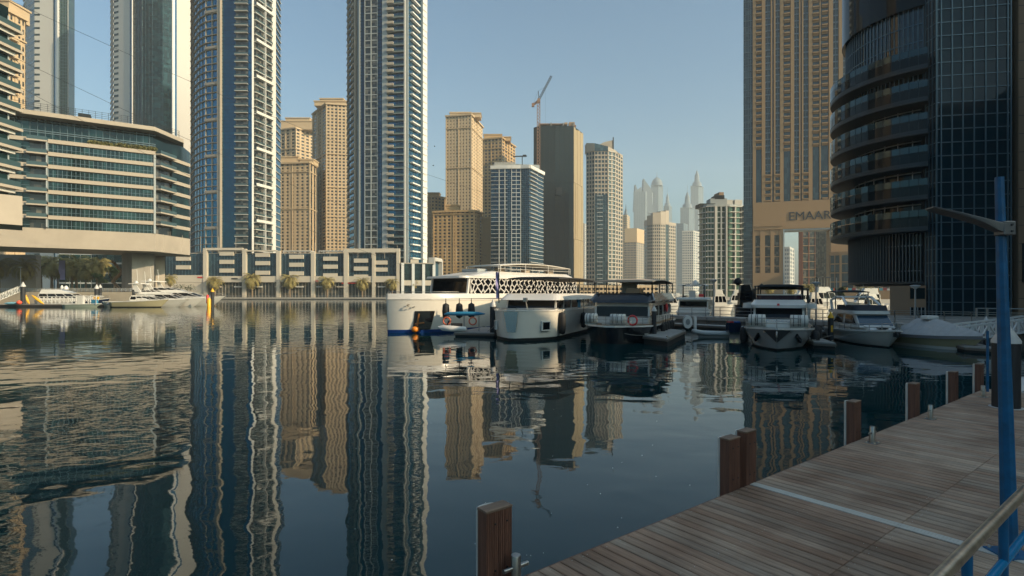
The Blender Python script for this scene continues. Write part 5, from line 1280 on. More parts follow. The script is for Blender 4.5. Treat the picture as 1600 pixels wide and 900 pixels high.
q = MB(); q.loft([[(x, y, z) for x, y in rrect(a_, b_, w_, w_, .5)] for a_, b_, w_, z in ((-6, x1 + .3, 1.85, 2.8), (-6, x1 + .35, 1.9, 3.05), (-6, x1 - .5, 1.7, 3.4))], True, True); bevel(q.build('brow', gelcoat, T), .05)
for s_ in (1, -1): plate(T, 'wing', gelcoat, [(x, y + s_ * 2.15) for x, y in rrect(-5.4, 1.6, .45, .45, .3)], 2.75, 3.12)
q = MB(); q.loft([[(x, y, z) for x, y in rrect(-3, x1 - .6 + k * .0, 1.55 , 1.55 , .5)] for k, z in ((0, 3.35), (1, 3.75))], False, False); q.build('flybridge_screen', M('plum_screen', (.03, .015, .03), .15), T)
q = MB(); q.loft([[(x, y, z) for x, y in rrect(-3.05, x1 - .55, 1.6, 1.6, .5)] for z in (3.74, 3.80)], False, True); q.build('screen_rail', gelcoat, T)
canopy(T, canvas_k, dark_m, -5.6, x1 - .6, 1.7, 3.4, 4.55, .06, 3, .06, name='bimini'); canopy(T, M('khaki_canvas', (.10, .095, .08), .8), dark_m, -5.8, -2.2, 2.15, 3.1, 4.35, .04, 3, .05, name='side_awning')
raft(T, (L4 / 2 - 2.5, -1.35, 1.95), 1.15, .42); raft(T, (L4 / 2 - 2.5, 1.35, 1.95), 1.15, .42)
bowrail(T, L4, hw, zf, .55, .72, 7, 1)
fender(T, (1, -2.5, .6), 1.3, .32); fender(T, (1, 2.5, .7), 1.5, .42); fender(T, (3, 2.4, .6), 1.2, .3)
q = MB(); q.box((x1 + .35 , 0, 3.05), (.06, .16, .16)); q.build('badge', red_p, T)
# 5. white yacht, three-quarter
aft = Vector((.36, .933)); L5 = 9.6; S0 = Vector((25.9, 38.2)); c = S0 + aft * L5 / 2
T = thing('motor_yacht', 'white flybridge yacht with a black windscreen cover beside the yellow-capped pile', 'boat', (c.x, c.y, 0), az(-Vector((.22, .975))), 'moored boats')
hw, zf = hull(T, L5, 3.7, .95, 1.3, gelcoat, rake=1.5, p=2.3, t0=.40, flare=.72, stripe=bootk, sh=.1, deckm=gelcoat, tipw=.01)
q = MB(); q.loft([[(x, y, z) for x, y in rrect(a_, b_, w_, w2, .35)] for a_, b_, w_, w2, z in ((-4.2, 2.9, 1.45, .7, 1.0), (-4.2, 2.2, 1.42, .8, 1.35), (-4.1, 1.0, 1.36, 1.2, 1.62))], True, True, True); q.build('coach_roof', gelcoat, T)
at = house(T, 'saloon', gelcoat, -4.0, 1.7, 1.4, 1.2, 1.3, 2.35, 1.25, .1, .12)
q = MB(); f = [Vector(p) for p in (at(.12, .02)[1], at(.12, .02)[2], at(.88, .02)[2], at(.88, .02)[1])]; mid = sum(f, Vector()) / 4; q.add([mid + (p - mid) * .93 + Vector((.02, 0, .01)) for p in f], [(0, 1, 2, 3)]); q.build('windscreen', M('screen_glass', (.03, .06, .09), .05, spec=.9), T)
for s_, (i, j) in ((1, (2, 3)), (-1, (0, 1))):
    lo, hi = at(.2, .015), at(.85, .015); a_, b_ = (Vector(lo[2]), Vector(lo[3])) if s_ > 0 else (Vector(lo[1]), Vector(lo[0])); c_, d2 = (Vector(hi[2]), Vector(hi[3])) if s_ > 0 else (Vector(hi[1]), Vector(hi[0]))
    q = MB(); q.add([a_.lerp(b_, .08), a_.lerp(b_, .48), c_.lerp(d2, .40), c_.lerp(d2, .12)], [(0, 1, 2, 3) if s_ > 0 else (0, 3, 2, 1)]); q.add([a_.lerp(b_, .55), a_.lerp(b_, .9), c_.lerp(d2, .75), c_.lerp(d2, .5)], [(0, 1, 2, 3) if s_ > 0 else (0, 3, 2, 1)]); q.build('side_windows', smoke, T)
plate(T, 'flybridge', gelcoat, rrect(-4.4, .9, 1.55, 1.3, .45), 2.3, 2.55)
q = MB(); q.loft([[(x, y, z) for x, y in rrect(-2.9, .7 - .25 * k, 1.38, 1.2, .4)] for k, z in ((0, 2.55), (1, 2.95))], False, True); q.build('cockpit_cover', M('navy_cover', (.012, .015, .025), .7), T)
for s_ in (1, -1):
    q = MB(); q.tube([(-3.4, s_ * 1.45, 2.5), (-3.9, s_ * 1.4, 3.3), (-3.3, s_ * 1.1, 3.6), (-2.2, s_ * 1.05, 3.55), (-.9, s_ * 1.2, 2.9)], .11, 8); q.build('radar_arch', gelcoat, T)
q = MB(); q.box((-3.4, 0, 3.6), (.5, 2.4, .14)); q.build('arch_crossbar', gelcoat, T)
canopy(T, canvas_k, steel, -5.6, -3.2, 1.3, 2.5, 4.1, .06, 2, .05, name='bimini')
q = MB(); q.tube([(-3.4, -1.1, 3.6), (-3.5, -1.1, 5.2)], .018, 5); q.tube([(-3.4, .9, 3.6), (-3.5, .9, 4.6)], .018, 5); q.build('antennas', white_p, T)
bowrail(T, L5, hw, zf, .42, .5, 6, 1); q = MB(); q.tube([(4.5, 0, 1.25), (4.95, 0, 1.1), (4.8, 0, .85)], .07); q.box((4.7, 0, 1.0), (.2, .3, .3)); q.build('anchor', dark_m, T)
q = MB(); q.box((2.4, 0, 1.32), (.7, .6, .1)); q.build('deck_hatch', smoke, T)
# 6. covered boat
T = thing('covered_speedboat', 'pale yellow speedboat under a grey fitted cover', 'boat', tuple(Vector((30.6, 39.3, 0))), az(Vector((.12, -.99))), 'moored boats')
L6 = 6.4; hw, zf = hull(T, L6, 3.0, .82, 1.02, gel_yel, rake=1.0, p=2.2, t0=.42, flare=.74, deckm=gelcoat, tipw=.01, stripe=gelcoat, sh=.22)
q = MB(); n = 40; rings = []
def zrid(t): return 1.25 + .72 * min(1, t / .2) if t < .48 else 1.97 - .82 * (t - .48) / .52
for k in range(17):                           # cover: draped from the rail to a ridge
    u = k / 16; ring = []; cu_ = abs(math.cos(math.pi * u))
    for i in range(n + 1):
        t = i / n; zr = zrid(t)
        ring.append((-L6 / 2 + L6 * t * 1.0, math.cos(math.pi * u) * (hw(t) + .07) * 1.0, zf(t) + .06 + (zr - zf(t)) * (1 - cu_ ** 1.25) - (.045 * (math.sin(i * 1.35 + (k - 8) * .22) + .6 * math.sin(i * 2.9 + 1)) * cu_ * (1 - cu_) * 4 if 0 < k < 16 else 0)))
    rings.append(ring)
q.loft(rings, False, False, True, False); q.build('cover', canvas_g, T)
q = MB(); P_ = [(-L6 / 2 + L6 * i / n, s_ * (hw(i / n) + .08), zf(i / n) + .05) for s_ in (1, -1) for i in (range(n + 1) if s_ > 0 else range(n, -1, -1))]
q.loft([P_, [(x, y * 1.0, z - .22) for x, y, z in P_]], False, False, True); q.build('cover_skirt', M('grey_skirt', (.14, .14, .145), .8), T)
q = MB(); q.box((-.9, 0, 2.12), (.7, .9, .28)); bevel(q.build('helm_top', canvas_w, T), .08)
# small boats at the right edge
def small_boat(name, label, loc, rz, L, B, z, m, cover=None, extra=None, group='moored boats', **kw):
    T = thing(name, label, 'boat', loc, rz, group)
    hw, zf = hull(T, L, B, z, z * 1.3, m, rake=L * .13, p=2.2, t0=.4, flare=.75, deckm=gelcoat, tipw=.01, n=10, **kw)
    if cover: q = MB(); q.loft([[(-L * .45 + L * .85 * i / 8, s_ * (hw(.05 + .85 * i / 8) * .9), z * 1.05 + (0 if abs(s_) == 1 else .35 * math.sin(math.pi * min(1, .15 + i / 8)))) for s_ in (-1, -.5, 0, .5, 1)] for i in range(9)], False, False, True, False); q.build('cover', cover, T)
    return T, hw, zf
small_boat('dinghy', 'light blue covered dinghy right of the slim pile', G(1556, 534, 0) + Vector((.8, 2.2, 0)), R(-100), 4.6, 1.9, .75, canvas_b, canvas_w)
small_boat('dinghy', 'blue and white dinghy half cut by the right frame edge', G(1600, 536, 0) + Vector((.8, 1, 0)), R(-95), 4.6, 1.9, .8, canvas_b, canvas_b)
T, hw, zf = small_boat('tender', 'white and blue tender lying beyond the deck end at the right edge', G(1612, 628, 0), R(60), 3.4, 1.6, .5, gelcoat, canvas_w)
T, hw, zf = small_boat('dinghy', 'white inflatable dinghy lying along the low pontoon', G(1111, 526.5, 0), R(172), 2.9, 1.0, .34, gelcoat)
q = MB(); q.tube([(-1.4, -.45, .32), (.6, -.5, .36), (1.35, -.2, .48), (1.5, 0, .52), (1.35, .2, .48), (.6, .5, .36), (-1.4, .45, .32)], .19, 10); q.build('tube', canvas_w, T)
# things on the pontoons
T = thing('hose_reel', 'white round hose reel on the low pontoon', 'hose reel', G(1074, 515.5, .5)); q = MB(); q.lathe((0, 0, 0), [(.1, 0), (.1, .2)], 8); q.build('foot', dark_m, T)
q = MB(); n = 24; q.loft([[(.42 * math.cos(2 * math.pi * k / n), y, .75 + .60 * math.sin(2 * math.pi * k / n)) for k in range(n)] for y in (-.16, .16)]); q.build('reel_body', white_p, T); ub(T, 'service_post', white_p, (.75, .1, .62), (.22, .22, 1.2)); q = MB(); q.loft([[(.2 * math.cos(2 * math.pi * k / n), y, .75 + .28 * math.sin(2 * math.pi * k / n)) for k in range(n)] for y in (-.19, -.165)]); q.build('reel_hub', grey_m, T)
T = thing('waste_bin', 'dark blue bin with red and blue lids on the low pontoon', 'bin', G(1146, 519, .5)); ub(T, 'bin_body', gel_navy, (0, 0, .42), (1.05, .8, .84)); ub(T, 'bin_lid', red_p, (-.28, 0, .9), (.36, .6, .12)); ub(T, 'bin_lid', M('blue_lid', (.02, .12, .45), .5), (.25, 0, .9), (.46, .6, .12))
T = thing('kayak_rack', 'rack holding a long blue kayak between the two cream boats', 'rack', (-4.4, 50.6, .4), R(-10))
for x in (-1.5, 0, 1.4): q = MB(); q.tube([(x, 0, 0), (x, 0, 1.42)], .05); q.tube([(x, -.4, 1.35), (x, .4, 1.35)], .04); q.build('rack_post', grey_m, T)
q = MB(); q.tube([(-1.9, -.1, 1.55), (-1.5, -.1, 1.6), (0, -.1, 1.62), (1.4, -.1, 1.62), (2.0, -.1, 1.6)], [.03, .16, .2, .17, .04], 10); q = tag(q.build('kayak', canvas_b), 'blue kayak lying on the rack beside the mooring pile', 'kayak'); q.location = (-4.4, 50.6, .4); q.rotation_euler = (0, 0, R(-10))
for x in (-1.55, .9): buoy(T, (x, -.35, .95), R(8), M('orange_ring', (.55, .12, .05), .5), .33)
for k, x in enumerate((-6.3, -5.1, -4.0)):
    T = thing('tyre_fender', ('left', 'middle', 'right')[k] + ' black round fender of three against the big cream hull', 'fender', (x, 52.4 + k * .9, 2.2)); q = MB(); q.lathe((0, 0, 0), [(.05, -.75), (.3, -.6), (.36, 0), (.3, .6), (.05, .75), (.03, 1.2)], 14); q.build('fender_body', rubber, T)
T = thing('jet_ski', 'white jet ski parked on the narrow pontoon under the blue kayak', 'jet ski', (-5.3, 49.9, .40), R(175))
q = MB(); q.loft([[(x, -w_, z0), (x, w_, z0), (x, w_ * .8, z1), (x, -w_ * .8, z1)] for x, w_, z0, z1 in ((-1.2, .4, .1, .45), (0, .5, .05, .55), (.9, .35, .1, .6), (1.45, .05, .35, .5))], smooth=True); q.build('body', gelcoat, T); q = MB(); q.box((-.3, 0, .65), (1.0, .35, .25)); q.build('saddle', rubber, T); q = MB(); q.tube([(.3, -.35, .95), (.4, 0, 1.0), (.3, .35, .95)], .04); q.tube([(.4, 0, 1.0), (.65, 0, .5)], .07); q.build('handlebar', dark_m, T)
def flag(px, Y, z, ytop, ybot, wpx, label):
    c = D(px, Y, z); T = thing('feather_flag', label, 'flag', c); h = ZZ(ytop, Y) - z; zb_ = ZZ(ybot, Y) - z; w_ = wpx / F * Y
    q = MB(); q.tube([(w_ * .5, 0, 0), (w_ * .5, 0, h)], .05 + w_ * .01); q.build('pole', dark_m, T)
    q = MB(); n = 8; q.loft([[(w_ * .47, 0, zb_ + (h - zb_) * k / n), (0, .1 * math.sin(k * 1.3), zb_ + (h - zb_) * k / n), (-w_ * .5 + (.12 * w_ if k < 3 else 0), .16 * math.sin(k * 1.1), zb_ + (h - zb_) * k / n), (-w_ * .5 + (.12 * w_ if k < 3 else 0), .03 + .16 * math.sin(k * 1.1), zb_ + (h - zb_) * k / n), (0, .03 + .1 * math.sin(k * 1.3), zb_ + (h - zb_) * k / n), (w_ * .47, .03, zb_ + (h - zb_) * k / n)] for k in range(n + 1)], True, True, False); q.build('cloth', lilac, T); return T
flag(97, 189, 4.3, 407, 437, 10, 'lilac banner on a dark pole under the banded building')
flag(777, 50, 3.0, 425, 466, 5, 'purple furled flag on a black pole before the honeycomb lattice')

# left group of yachts, all pointing right
def yacht(label, pxs, pxb, Yw, z, m, decks, group='yachts moored on the left', arch=None, stripe=None, extras=None):
    a, b = D(pxs, Yw), D(pxb, Yw); L = b.x - a.x; T = thing('motor_yacht', label, 'boat', ((a.x + b.x) / 2, Yw, 0), 0, group)
    hw, zf = hull(T, L, L * .27, z, z * 1.5, m, rake=L * .15, p=2.2, t0=.40, flare=.72, stripe=stripe, sh=.25, deckm=gelcoat, tipw=.01)
    for (x0, x1_, w_, z0, z1, fr_, win) in decks: house(T, 'cabin', gelcoat, x0 * L - L / 2, x1_ * L - L / 2, w_ * L, w_ * L * .7, z0, z1, fr_ * L, .02 * L, .01 * L, win=win, pil=4)
    bowrail(T, L, hw, zf, .5, .9, 7)
    if arch:
        x = arch * L - L / 2; w_ = .10 * L; zt = max(d_[4] for d_ in decks)
        for s_ in (-1, 1): q = MB(); q.loft([[(x - .9, s_ * w_ - .12, zt - .6), (x + .9, s_ * w_ - .12, zt - .6), (x + .9, s_ * w_ + .12, zt - .6), (x - .9, s_ * w_ + .12, zt - .6)], [(x - 1.6, s_ * w_ - .1, zt + 1.7), (x - .7, s_ * w_ - .1, zt + 1.7), (x - .7, s_ * w_ + .1, zt + 1.7), (x - 1.6, s_ * w_ + .1, zt + 1.7)]]); q.build('arch_leg', gelcoat, T)
        q = MB(); q.box((x - .8, 0, zt + 1.8), (3.6, w_ * 2.4, .22)); q.build('hard_top', gelcoat, T)
        q = MB(); q.tube([(x - 1, -.8, zt + 1.9), (x - 1.3, -.8, zt + 6)], .05, 5); q.tube([(x + .2, .8, zt + 1.9), (x - .1, .8, zt + 5.4)], .05, 5); q.lathe((x - 2, 0, zt + 1.9), [(.5, 0), (.55, .35), (.1, .8)], 10); q.build('antennas', white_p, T)
    return T, L
yacht('large white yacht with hard top and antennas, rearmost at the left', 214, 352, 166, 2.0, gelcoat, ((.12, .82, .105, 2.2, 4.4, .26, (.35, .8)), (.10, .58, .085, 4.3, 5.6, .2, (.45, .9))), arch=.22)
yacht('white yacht with dark wraparound side windows in the middle of the left group', 208, 320, 160, 1.7, gelcoat, ((.10, .74, .10, 1.9, 3.9, .24, (.3, .78)), (.08, .44, .08, 3.8, 4.8, .14, (.5, .9))), arch=.14)
yacht('smaller white yacht with bow over the beige speedboat', 172, 297, 156.5, 1.5, gelcoat, ((.30, .72, .09, 1.6, 3.3, .22, (.3, .8)),), arch=None)
T, L_ = yacht('beige open speedboat with dark stripe, front of the left group', 178, 264, 151.5, 1.5, gel_yel, ((.42, .66, .07, 1.8, 2.5, .12, None),), stripe=bootk)
q = MB(); q.tube([(-L_ * .5 + .2, -.8, .9), (-L_ * .5 - 1.2, -.8, .9)], [.5, .3], 8); q.tube([(-L_ * .5 + .2, .8, .9), (-L_ * .5 - 1.2, .8, .9)], [.5, .3], 8); q.build('outboard_engines', grey_m, T)
T, L_ = yacht('white cabin cruiser with dark windows behind the truss gangway', 64, 162, 164, 1.9, gelcoat, ((.05, .72, .12, 1.9, 4.0, .22, (.25, .85)), (.06, .54, .10, 4.0, 5.0, .22, None)))
q = MB(); q.lathe((-L_ * .1, 0, 5.0), [(.6, 0), (.6, .6), (.2, 1.1)], 10); q.lathe((-L_ * .2, .8, 5.0), [(.3, 0), (.4, .7), (.1, 1.3)], 8); q.build('radar_domes', gelcoat, T)
T, L_ = yacht('dark-hulled open boat with yellow seats behind the pile pair', 118, 172, 162.5, 1.6, gel_navy, ((.25, .55, .10, 1.7, 2.6, .12, None),)); ub(T, 'yellow_seat', yel_p, (L_ * .2, -.9, 2.5), (.8, .5, 1.0)); ub(T, 'yellow_seat', yel_p, (L_ * .1, -.9, 2.5), (.8, .5, 1.0))
T, hw, zf = small_boat('skiff', 'pale green open skiff with a thin pole frame, left of the beige speedboat', D(130, 152.5), 0, 10.2, 2.2, .8, M('pale_green_hull', (.30, .36, .30), .5), group='yachts moored on the left')
q = MB()
for x in (-1.5, .5, 2.5, 4): q.tube([(x, -.6, .7), (x, -.6, 3.3)], .07, 5); q.tube([(x, -.6, 3.3), (x + 1.2, .6, 3.0)], .05, 5)
q.build('pole_frame', white_p, T); ub(T, 'console', gelcoat, (-.6, 0, 1.9), (1.3, 1.1, 2.4)); ub(T, 'blue_drum', canvas_b, (3.2, 0, 1.4), (1.2, 1, 1.4))
def kayak(label, px, Y, z, L, m, rz, pitch=0): 
    q = MB(); q.tube([(-L / 2, 0, 0), (-L * .3, 0, 0), (0, 0, 0), (L * .3, 0, 0), (L / 2, 0, .1)], [.05, .3, .4, .3, .05], 10); o = tag(q.build('kayak', m), label, 'kayak'); o.location = D(px, Y, z); o.rotation_euler = (0, R(pitch), rz)
kayak('pale blue kayak lying on the far left pontoon', 19, 156, 1.0, 4.6, M('pale_blue_plastic', (.18, .42, .52), .5), 0)
kayak('orange-yellow kayak tilted up beside the truss gangway', 59, 156.5, 2.0, 4.4, yel_p, R(0), 38)
kayak('yellow kayak standing behind the left black pile', 41.5, 160, 2.3, 3.6, yel_p, R(20), 70)
q = MB(); q.lathe((0, 0, 0), [(.1, -.6), (.55, -.35), (.68, .05), (.45, .42), (.1, .6)], 14); o = tag(q.build('buoy', M('coral_buoy', (.70, .10, .05), .5), None), 'round coral red buoy on the far left pontoon', 'buoy'); o.location = D(30, 155.5, 1.25)
# far marina boats behind the pier
random.seed(21)
def far_boat(label, px0, px1, Y, z, m=gelcoat, cz=1.0, dark=False, flip=1, canopy_=None, group='boats in the basin behind the pier'):
    a, b = D(px0, Y), D(px1, Y); L = abs(b.x - a.x); T = thing('moored_boat', label, 'boat', ((a.x + b.x) / 2, Y, 0), 0 if flip > 0 else R(180), group)
    hw, zf = hull(T, L, L * .3, z, z * 1.35, m, rake=L * .14, p=2.1, t0=.4, flare=.75, deckm=m, tipw=.01, n=10)
    house(T, 'cabin', m, -L * .42, L * .22, L * .11, L * .08, z, z + 1.5 * cz, L * .16, .2, .1, win=(.35, .85), pil=3); house(T, 'flybridge', m, -L * .38, L * .02, L * .09, L * .07, z + 1.5 * cz, z + 2.1 * cz, L * .06, .1, .05)
    if canopy_: canopy(T, canopy_, steel, -L * .4, 0, L * .09, z + 2 * cz, z + 3.4 * cz, .1, 3)
    return T
far_boat('distant white cruiser left of the boat with the cabin door', 1036, 1068, 112, 1.3, cz=1.2)
far_boat('small distant white boat under the low bridge', 1048, 1064, 135, 1.4, cz=1.2, flip=-1)
far_boat('far white flybridge boat right of the pier lamp', 1112, 1146, 104, 1.4, cz=1.5)
far_boat('white boat with dark screen lying behind the black yacht', 1132, 1160, 122, 1.6, cz=1.4, flip=-1)
T = far_boat('black yacht with round radar domes behind the grey-hulled yacht', 1150, 1196, 92, 1.9, gel_blk, cz=1.6)
q = MB(); L_ = 4; q.lathe((-1.9, .6, 5.2), [(.1, 0), (.62, .3), (.66, .7), (.4, 1.15), (.05, 1.3)], 14); q.lathe((1.7, -.3, 4.6), [(.1, 0), (.42, .2), (.45, .5), (.05, .9)], 12); q.build('radar_domes', rubber, T)
far_boat('white boat just right of the grey-hulled yacht, behind the lamp', 1262, 1296, 96, 1.3, cz=1.3)
far_boat('long white boat under the left right-bank palm', 1270, 1322, 128, 1.8, cz=1.7, canopy_=canvas_k)
far_boat('white boat with a black bimini behind the white yacht', 1318, 1376, 118, 1.6, cz=1.6, canopy_=canvas_k, flip=-1)
far_boat('white boat lying near the brown base wall', 1350, 1388, 103, 1.2, cz=1.2)
far_boat('distant low boat under the portal palm', 1226, 1268, 140, 1.6, cz=1.4, flip=-1)
# white cabin boat seen from astern beyond the pier
c = D(1085, 74); T = thing('cabin_boat', 'white cabin boat seen from astern behind the pier with a radar mast', 'boat', (c.x, c.y, 0), R(70), 'boats in the basin behind the pier')
hw, zf = hull(T, 12, 4.2, 1.5, 1.9, gelcoat, rake=1.2, p=2.2, t0=.5, flare=.8, n=10)
house(T, 'cabin', gelcoat, -4.6, 2, 1.7, 1.4, 1.5, 3.1, .8, .05, .05, win=(.3, .85), pil=4); plate(T, 'roof', gelcoat, rrect(-5.6, 2.2, 2.15, 1.9, .5), 3.1, 3.35)
for y in (-1.3, 1.3): q = MB(); q.tube([(-3, y, 3.3), (-3.1, y, 4.9), (-2.6, y * .4, 5.0)], .09); q.build('mast_leg', dark_m, T)
q = MB(); q.tube([(-2.9, -1.8, 4.9), (-2.9, 1.8, 4.9)], .09); q.lathe((-2.9, -.2, 4.9), [(.4, 0), (.5, .3), (.1, .7)], 12); q.build('radar', gelcoat, T); ub(T, 'helm_seat', white_c, (-1.5, .2, 3.8), (.9, .8, .9)); ub(T, 'deck_cushion', red_p, (-2.2, -1.0, 3.6), (.6, .8, .35)); ub(T, 'stern_door', smoke, (-4.75, .1, 2.3), (.1, 1.7, 1.0)); ub(T, 'cockpit_side', gelcoat, (-5.4, 0, 1.75), (.9, 3.6, .7))
# low bridge far up the channel
T = thing('road_bridge', 'low dark flat bridge across the channel behind the masts', 'bridge', D(1035, 300, 0), world=True)
a, b = P2(985, 300), P2(1080, 300); fpart(T, 'deck', grey_c, a, b, 0, (b - a).length, -10, 0, ZZ(464, 300) + .8, ZZ(461.5, 300) + .8)
for k in range(4): fpart(T, 'bridge_pier', conc, a, b, 4 + k * 9, 5.2 + k * 9, -9, -1, -1, ZZ(464, 300) + .8)
T = thing('low_terrace_building', 'low cream terraced building with arcades behind the black boat canopy', 'building', D(950, 345, QZ), world=True)
a, b = P2(905, 345), P2(1027, 345); L = (b - a).length
fpart(T, 'glazing', gl_dark, a, b, 0, L, -14, -.6, QZ, ZZ(448, 345))
for y0, y1 in ((449.5, 445.5), (456, 453.5), (463, 461.5)): fpart(T, 'floor_band', cream, a, b, 0, L, -14, .4, ZZ(y0, 345), ZZ(y1, 345))
for k in range(20): fpart(T, 'pier', cream, a, b, L * k / 20, L * k / 20 + .8, -.6, .2, QZ, ZZ(449.5, 345))

# overhead cables and two gulls
for k, ((xa, ya, Ya), (xb, yb, Yb), lb) in enumerate((((-40, -25, 120), (800, 315, 210), 'uppermost thin cable sloping across the sky from upper left'), ((-40, 60, 120), (760, 400, 215), 'middle thin cable sloping across the sky on the left'), ((-40, 98, 120), (640, 418, 200), 'lowest thin cable sloping over the banded building'))):
    a, b = D(xa, Ya, ZZ(ya, Ya)), D(xb, Yb, ZZ(yb, Yb)); q = MB(); q.tube([a.lerp(b, t / 12) - Vector((0, 0, 3.5 * math.sin(math.pi * t / 12))) for t in range(13)], .045, 5); tag(q.build('cable', dark_m), lb, 'cable')
for k, (px, py) in enumerate(((679, 229), (677, 259))):
    T = thing('gull', ('upper', 'lower')[k] + ' dark gull gliding right of the white-edged blue tower', 'bird', D(px, 180, ZZ(py, 180)), R(30 * k)); q = MB(); q.tube([(-.25, 0, 0), (0, 0, .03), (.3, 0, 0)], [.02, .09, .02], 6); q.build('body', rubber, T)
    for s_ in (-1, 1): q = MB(); q.loft([[(-.1, 0, 0), (.12, 0, 0), (.12, 0, .02), (-.1, 0, .02)], [(-.1, s_ * .35, .2), (.08, s_ * .35, .2), (.08, s_ * .35, .22), (-.1, s_ * .35, .22)], [(-.12, s_ * .75, .12), (-.08, s_ * .75, .12), (-.08, s_ * .75, .13), (-.12, s_ * .75, .13)]]); q.build('wing', rubber, T)

# ------------------------------------------------------------------ timber deck in the foreground
ZD = 1.04; P0 = Vector((2.675, 6.286)) * K; U = Vector((.789, .614)).normalized(); V = Vector((U.y, -U.x))
def dk(s, v, z=ZD): p_ = P0 + U * s + V * v; return Vector((p_.x, p_.y, z))
rzD = math.atan2(V.y, V.x)                     # boards run along V
deck_wood = M('weathered_deck_board', (.345, .25, .185), .72, var=.34, vs=3.2, bump=.55, bs=26, stretch=(.35, 9, 9), objrand=.24)
post_wood = M('post_timber', (.135, .058, .036), .65, var=.40, vs=2.6, bump=.6, bs=8, stretch=(14, 14, .6))
T = thing('timber_dock', 'weathered timber dock with single boards and a metal tread strip', 'dock', dk(0, 1.9, 0), world=True)
pitch = .118 * K; bl = 1.45 * K
random.seed(5)
boards = []
s_ = -10.2; i = 0
S_END = 10.35 * K
while s_ < S_END:
    skip = -.02 < s_ < .13
    if not skip:
        for j in range(4): boards.append((s_, j))
    s_ += pitch
def bname(s_, j): p_ = dk(s_, (j + .5) * bl); return p_.length
dn = deck_wood.node_tree; pb = dn.nodes['Principled BSDF']; lk = pb.inputs['Base Color'].links[0]; src_ = lk.from_socket      # broad weathering across the boards
gp = dn.nodes.new('ShaderNodeNewGeometry'); bn = dn.nodes.new('ShaderNodeTexNoise'); bn.inputs['Scale'].default_value = 1.1; bn.inputs['Detail'].default_value = 5; dn.links.new(gp.outputs['Position'], bn.inputs['Vector'])
br = dn.nodes.new('ShaderNodeValToRGB'); br.color_ramp.elements[0].position = .34; br.color_ramp.elements[0].color = (.70, .62, .56, 1); br.color_ramp.elements[1].position = .62; br.color_ramp.elements[1].color = (1.12, 1.12, 1.10, 1); dn.links.new(bn.outputs[0], br.inputs[0])
bm = dn.nodes.new('ShaderNodeMix'); bm.data_type = 'RGBA'; bm.blend_type = 'MULTIPLY'; bm.inputs[0].default_value = 1; dn.links.new(src_, bm.inputs[6]); dn.links.new(br.outputs[0], bm.inputs[7]); dn.links.new(bm.outputs[2], pb.inputs['Base Color'])
UB = {}
for vv in range(4):                            # four grooved board meshes shared by all boards
    q = MB(); Lb, wb_, hb = bl - .008, pitch - .017, .034
    prof = [(-wb_ / 2, -hb), (-wb_ / 2, -.004), (-wb_ / 2 + .004, 0)]
    ng = 5
    for g_ in range(ng):
        y = -wb_ / 2 + wb_ * (g_ + .5) / ng; prof += [(y - wb_ * .05, 0), (y - wb_ * .03, -.0035), (y + wb_ * .03, -.0035), (y + wb_ * .05, 0)]
    prof += [(wb_ / 2 - .004, 0), (wb_ / 2, -.004), (wb_ / 2, -hb)]
    bow_ = random.uniform(-.0015, .0015)
    q.loft([[(x, y, z + (bow_ if k in (1,) else 0)) for y, z in prof] for k, x in enumerate((-Lb / 2, 0, Lb / 2))]); UB[vv] = q.mesh('deck_board', deck_wood)
boards.sort(key=lambda b_: (dk(b_[0], (b_[1] + .5) * bl) - Vector((2.2, 3.2, 0))).length + (3 if b_[0] < -5.2 else 0))
rest = MB()
for n_, (s_, j) in enumerate(boards):
    c = dk(s_ + pitch / 2, (j + .5) * bl, ZD + random.uniform(-.0022, .0022)); 
    if n_ < 296:
        o = bpy.data.objects.new('board', UB[n_ % 4]); COL.objects.link(o); o.parent = T; o.location = c - T.location; o.rotation_euler = (R(random.uniform(-.35, .35)), R(random.uniform(-.06, .06)), rzD + R(random.uniform(-.08, .08)))
    else: rest.box((c.x, c.y, c.z - .017), (bl - .008, pitch - .017, .034), rzD)
fw = deck_wood.copy(); fw.name = 'weathered_far_boards'; ft = fw.node_tree
oi = [n for n in ft.nodes if n.type == 'OBJECT_INFO'][0]; gg = ft.nodes.new('ShaderNodeNewGeometry'); dv = ft.nodes.new('ShaderNodeVectorMath'); dv.operation = 'DOT_PRODUCT'; dv.inputs[1].default_value = (U.x / pitch, U.y / pitch, 0)
ft.links.new(gg.outputs['Position'], dv.inputs[0]); su = ft.nodes.new('ShaderNodeMath'); su.operation = 'ADD'; su.inputs[1].default_value = -((P0.dot(U) - 10.2) / pitch) % 1.0; ft.links.new(dv.outputs['Value'], su.inputs[0])
fl = ft.nodes.new('ShaderNodeMath'); fl.operation = 'FLOOR'; ft.links.new(su.outputs[0], fl.inputs[0]); wn = ft.nodes.new('ShaderNodeTexWhiteNoise'); wn.noise_dimensions = '1D'; ft.links.new(fl.outputs[0], wn.inputs['W'])
for l_ in list(oi.outputs['Random'].links): ft.links.new(wn.outputs['Value'], l_.to_socket)
mpn = [n for n in ft.nodes if n.type == 'MAPPING'][0]; mpn.vector_type = 'TEXTURE'; mpn.inputs['Rotation'].default_value = (0, 0, rzD); mpn.inputs['Scale'].default_value = (1 / .35, 1 / 9, 1 / 9)
rest.build('far_boards', fw, T, kind='stuff')
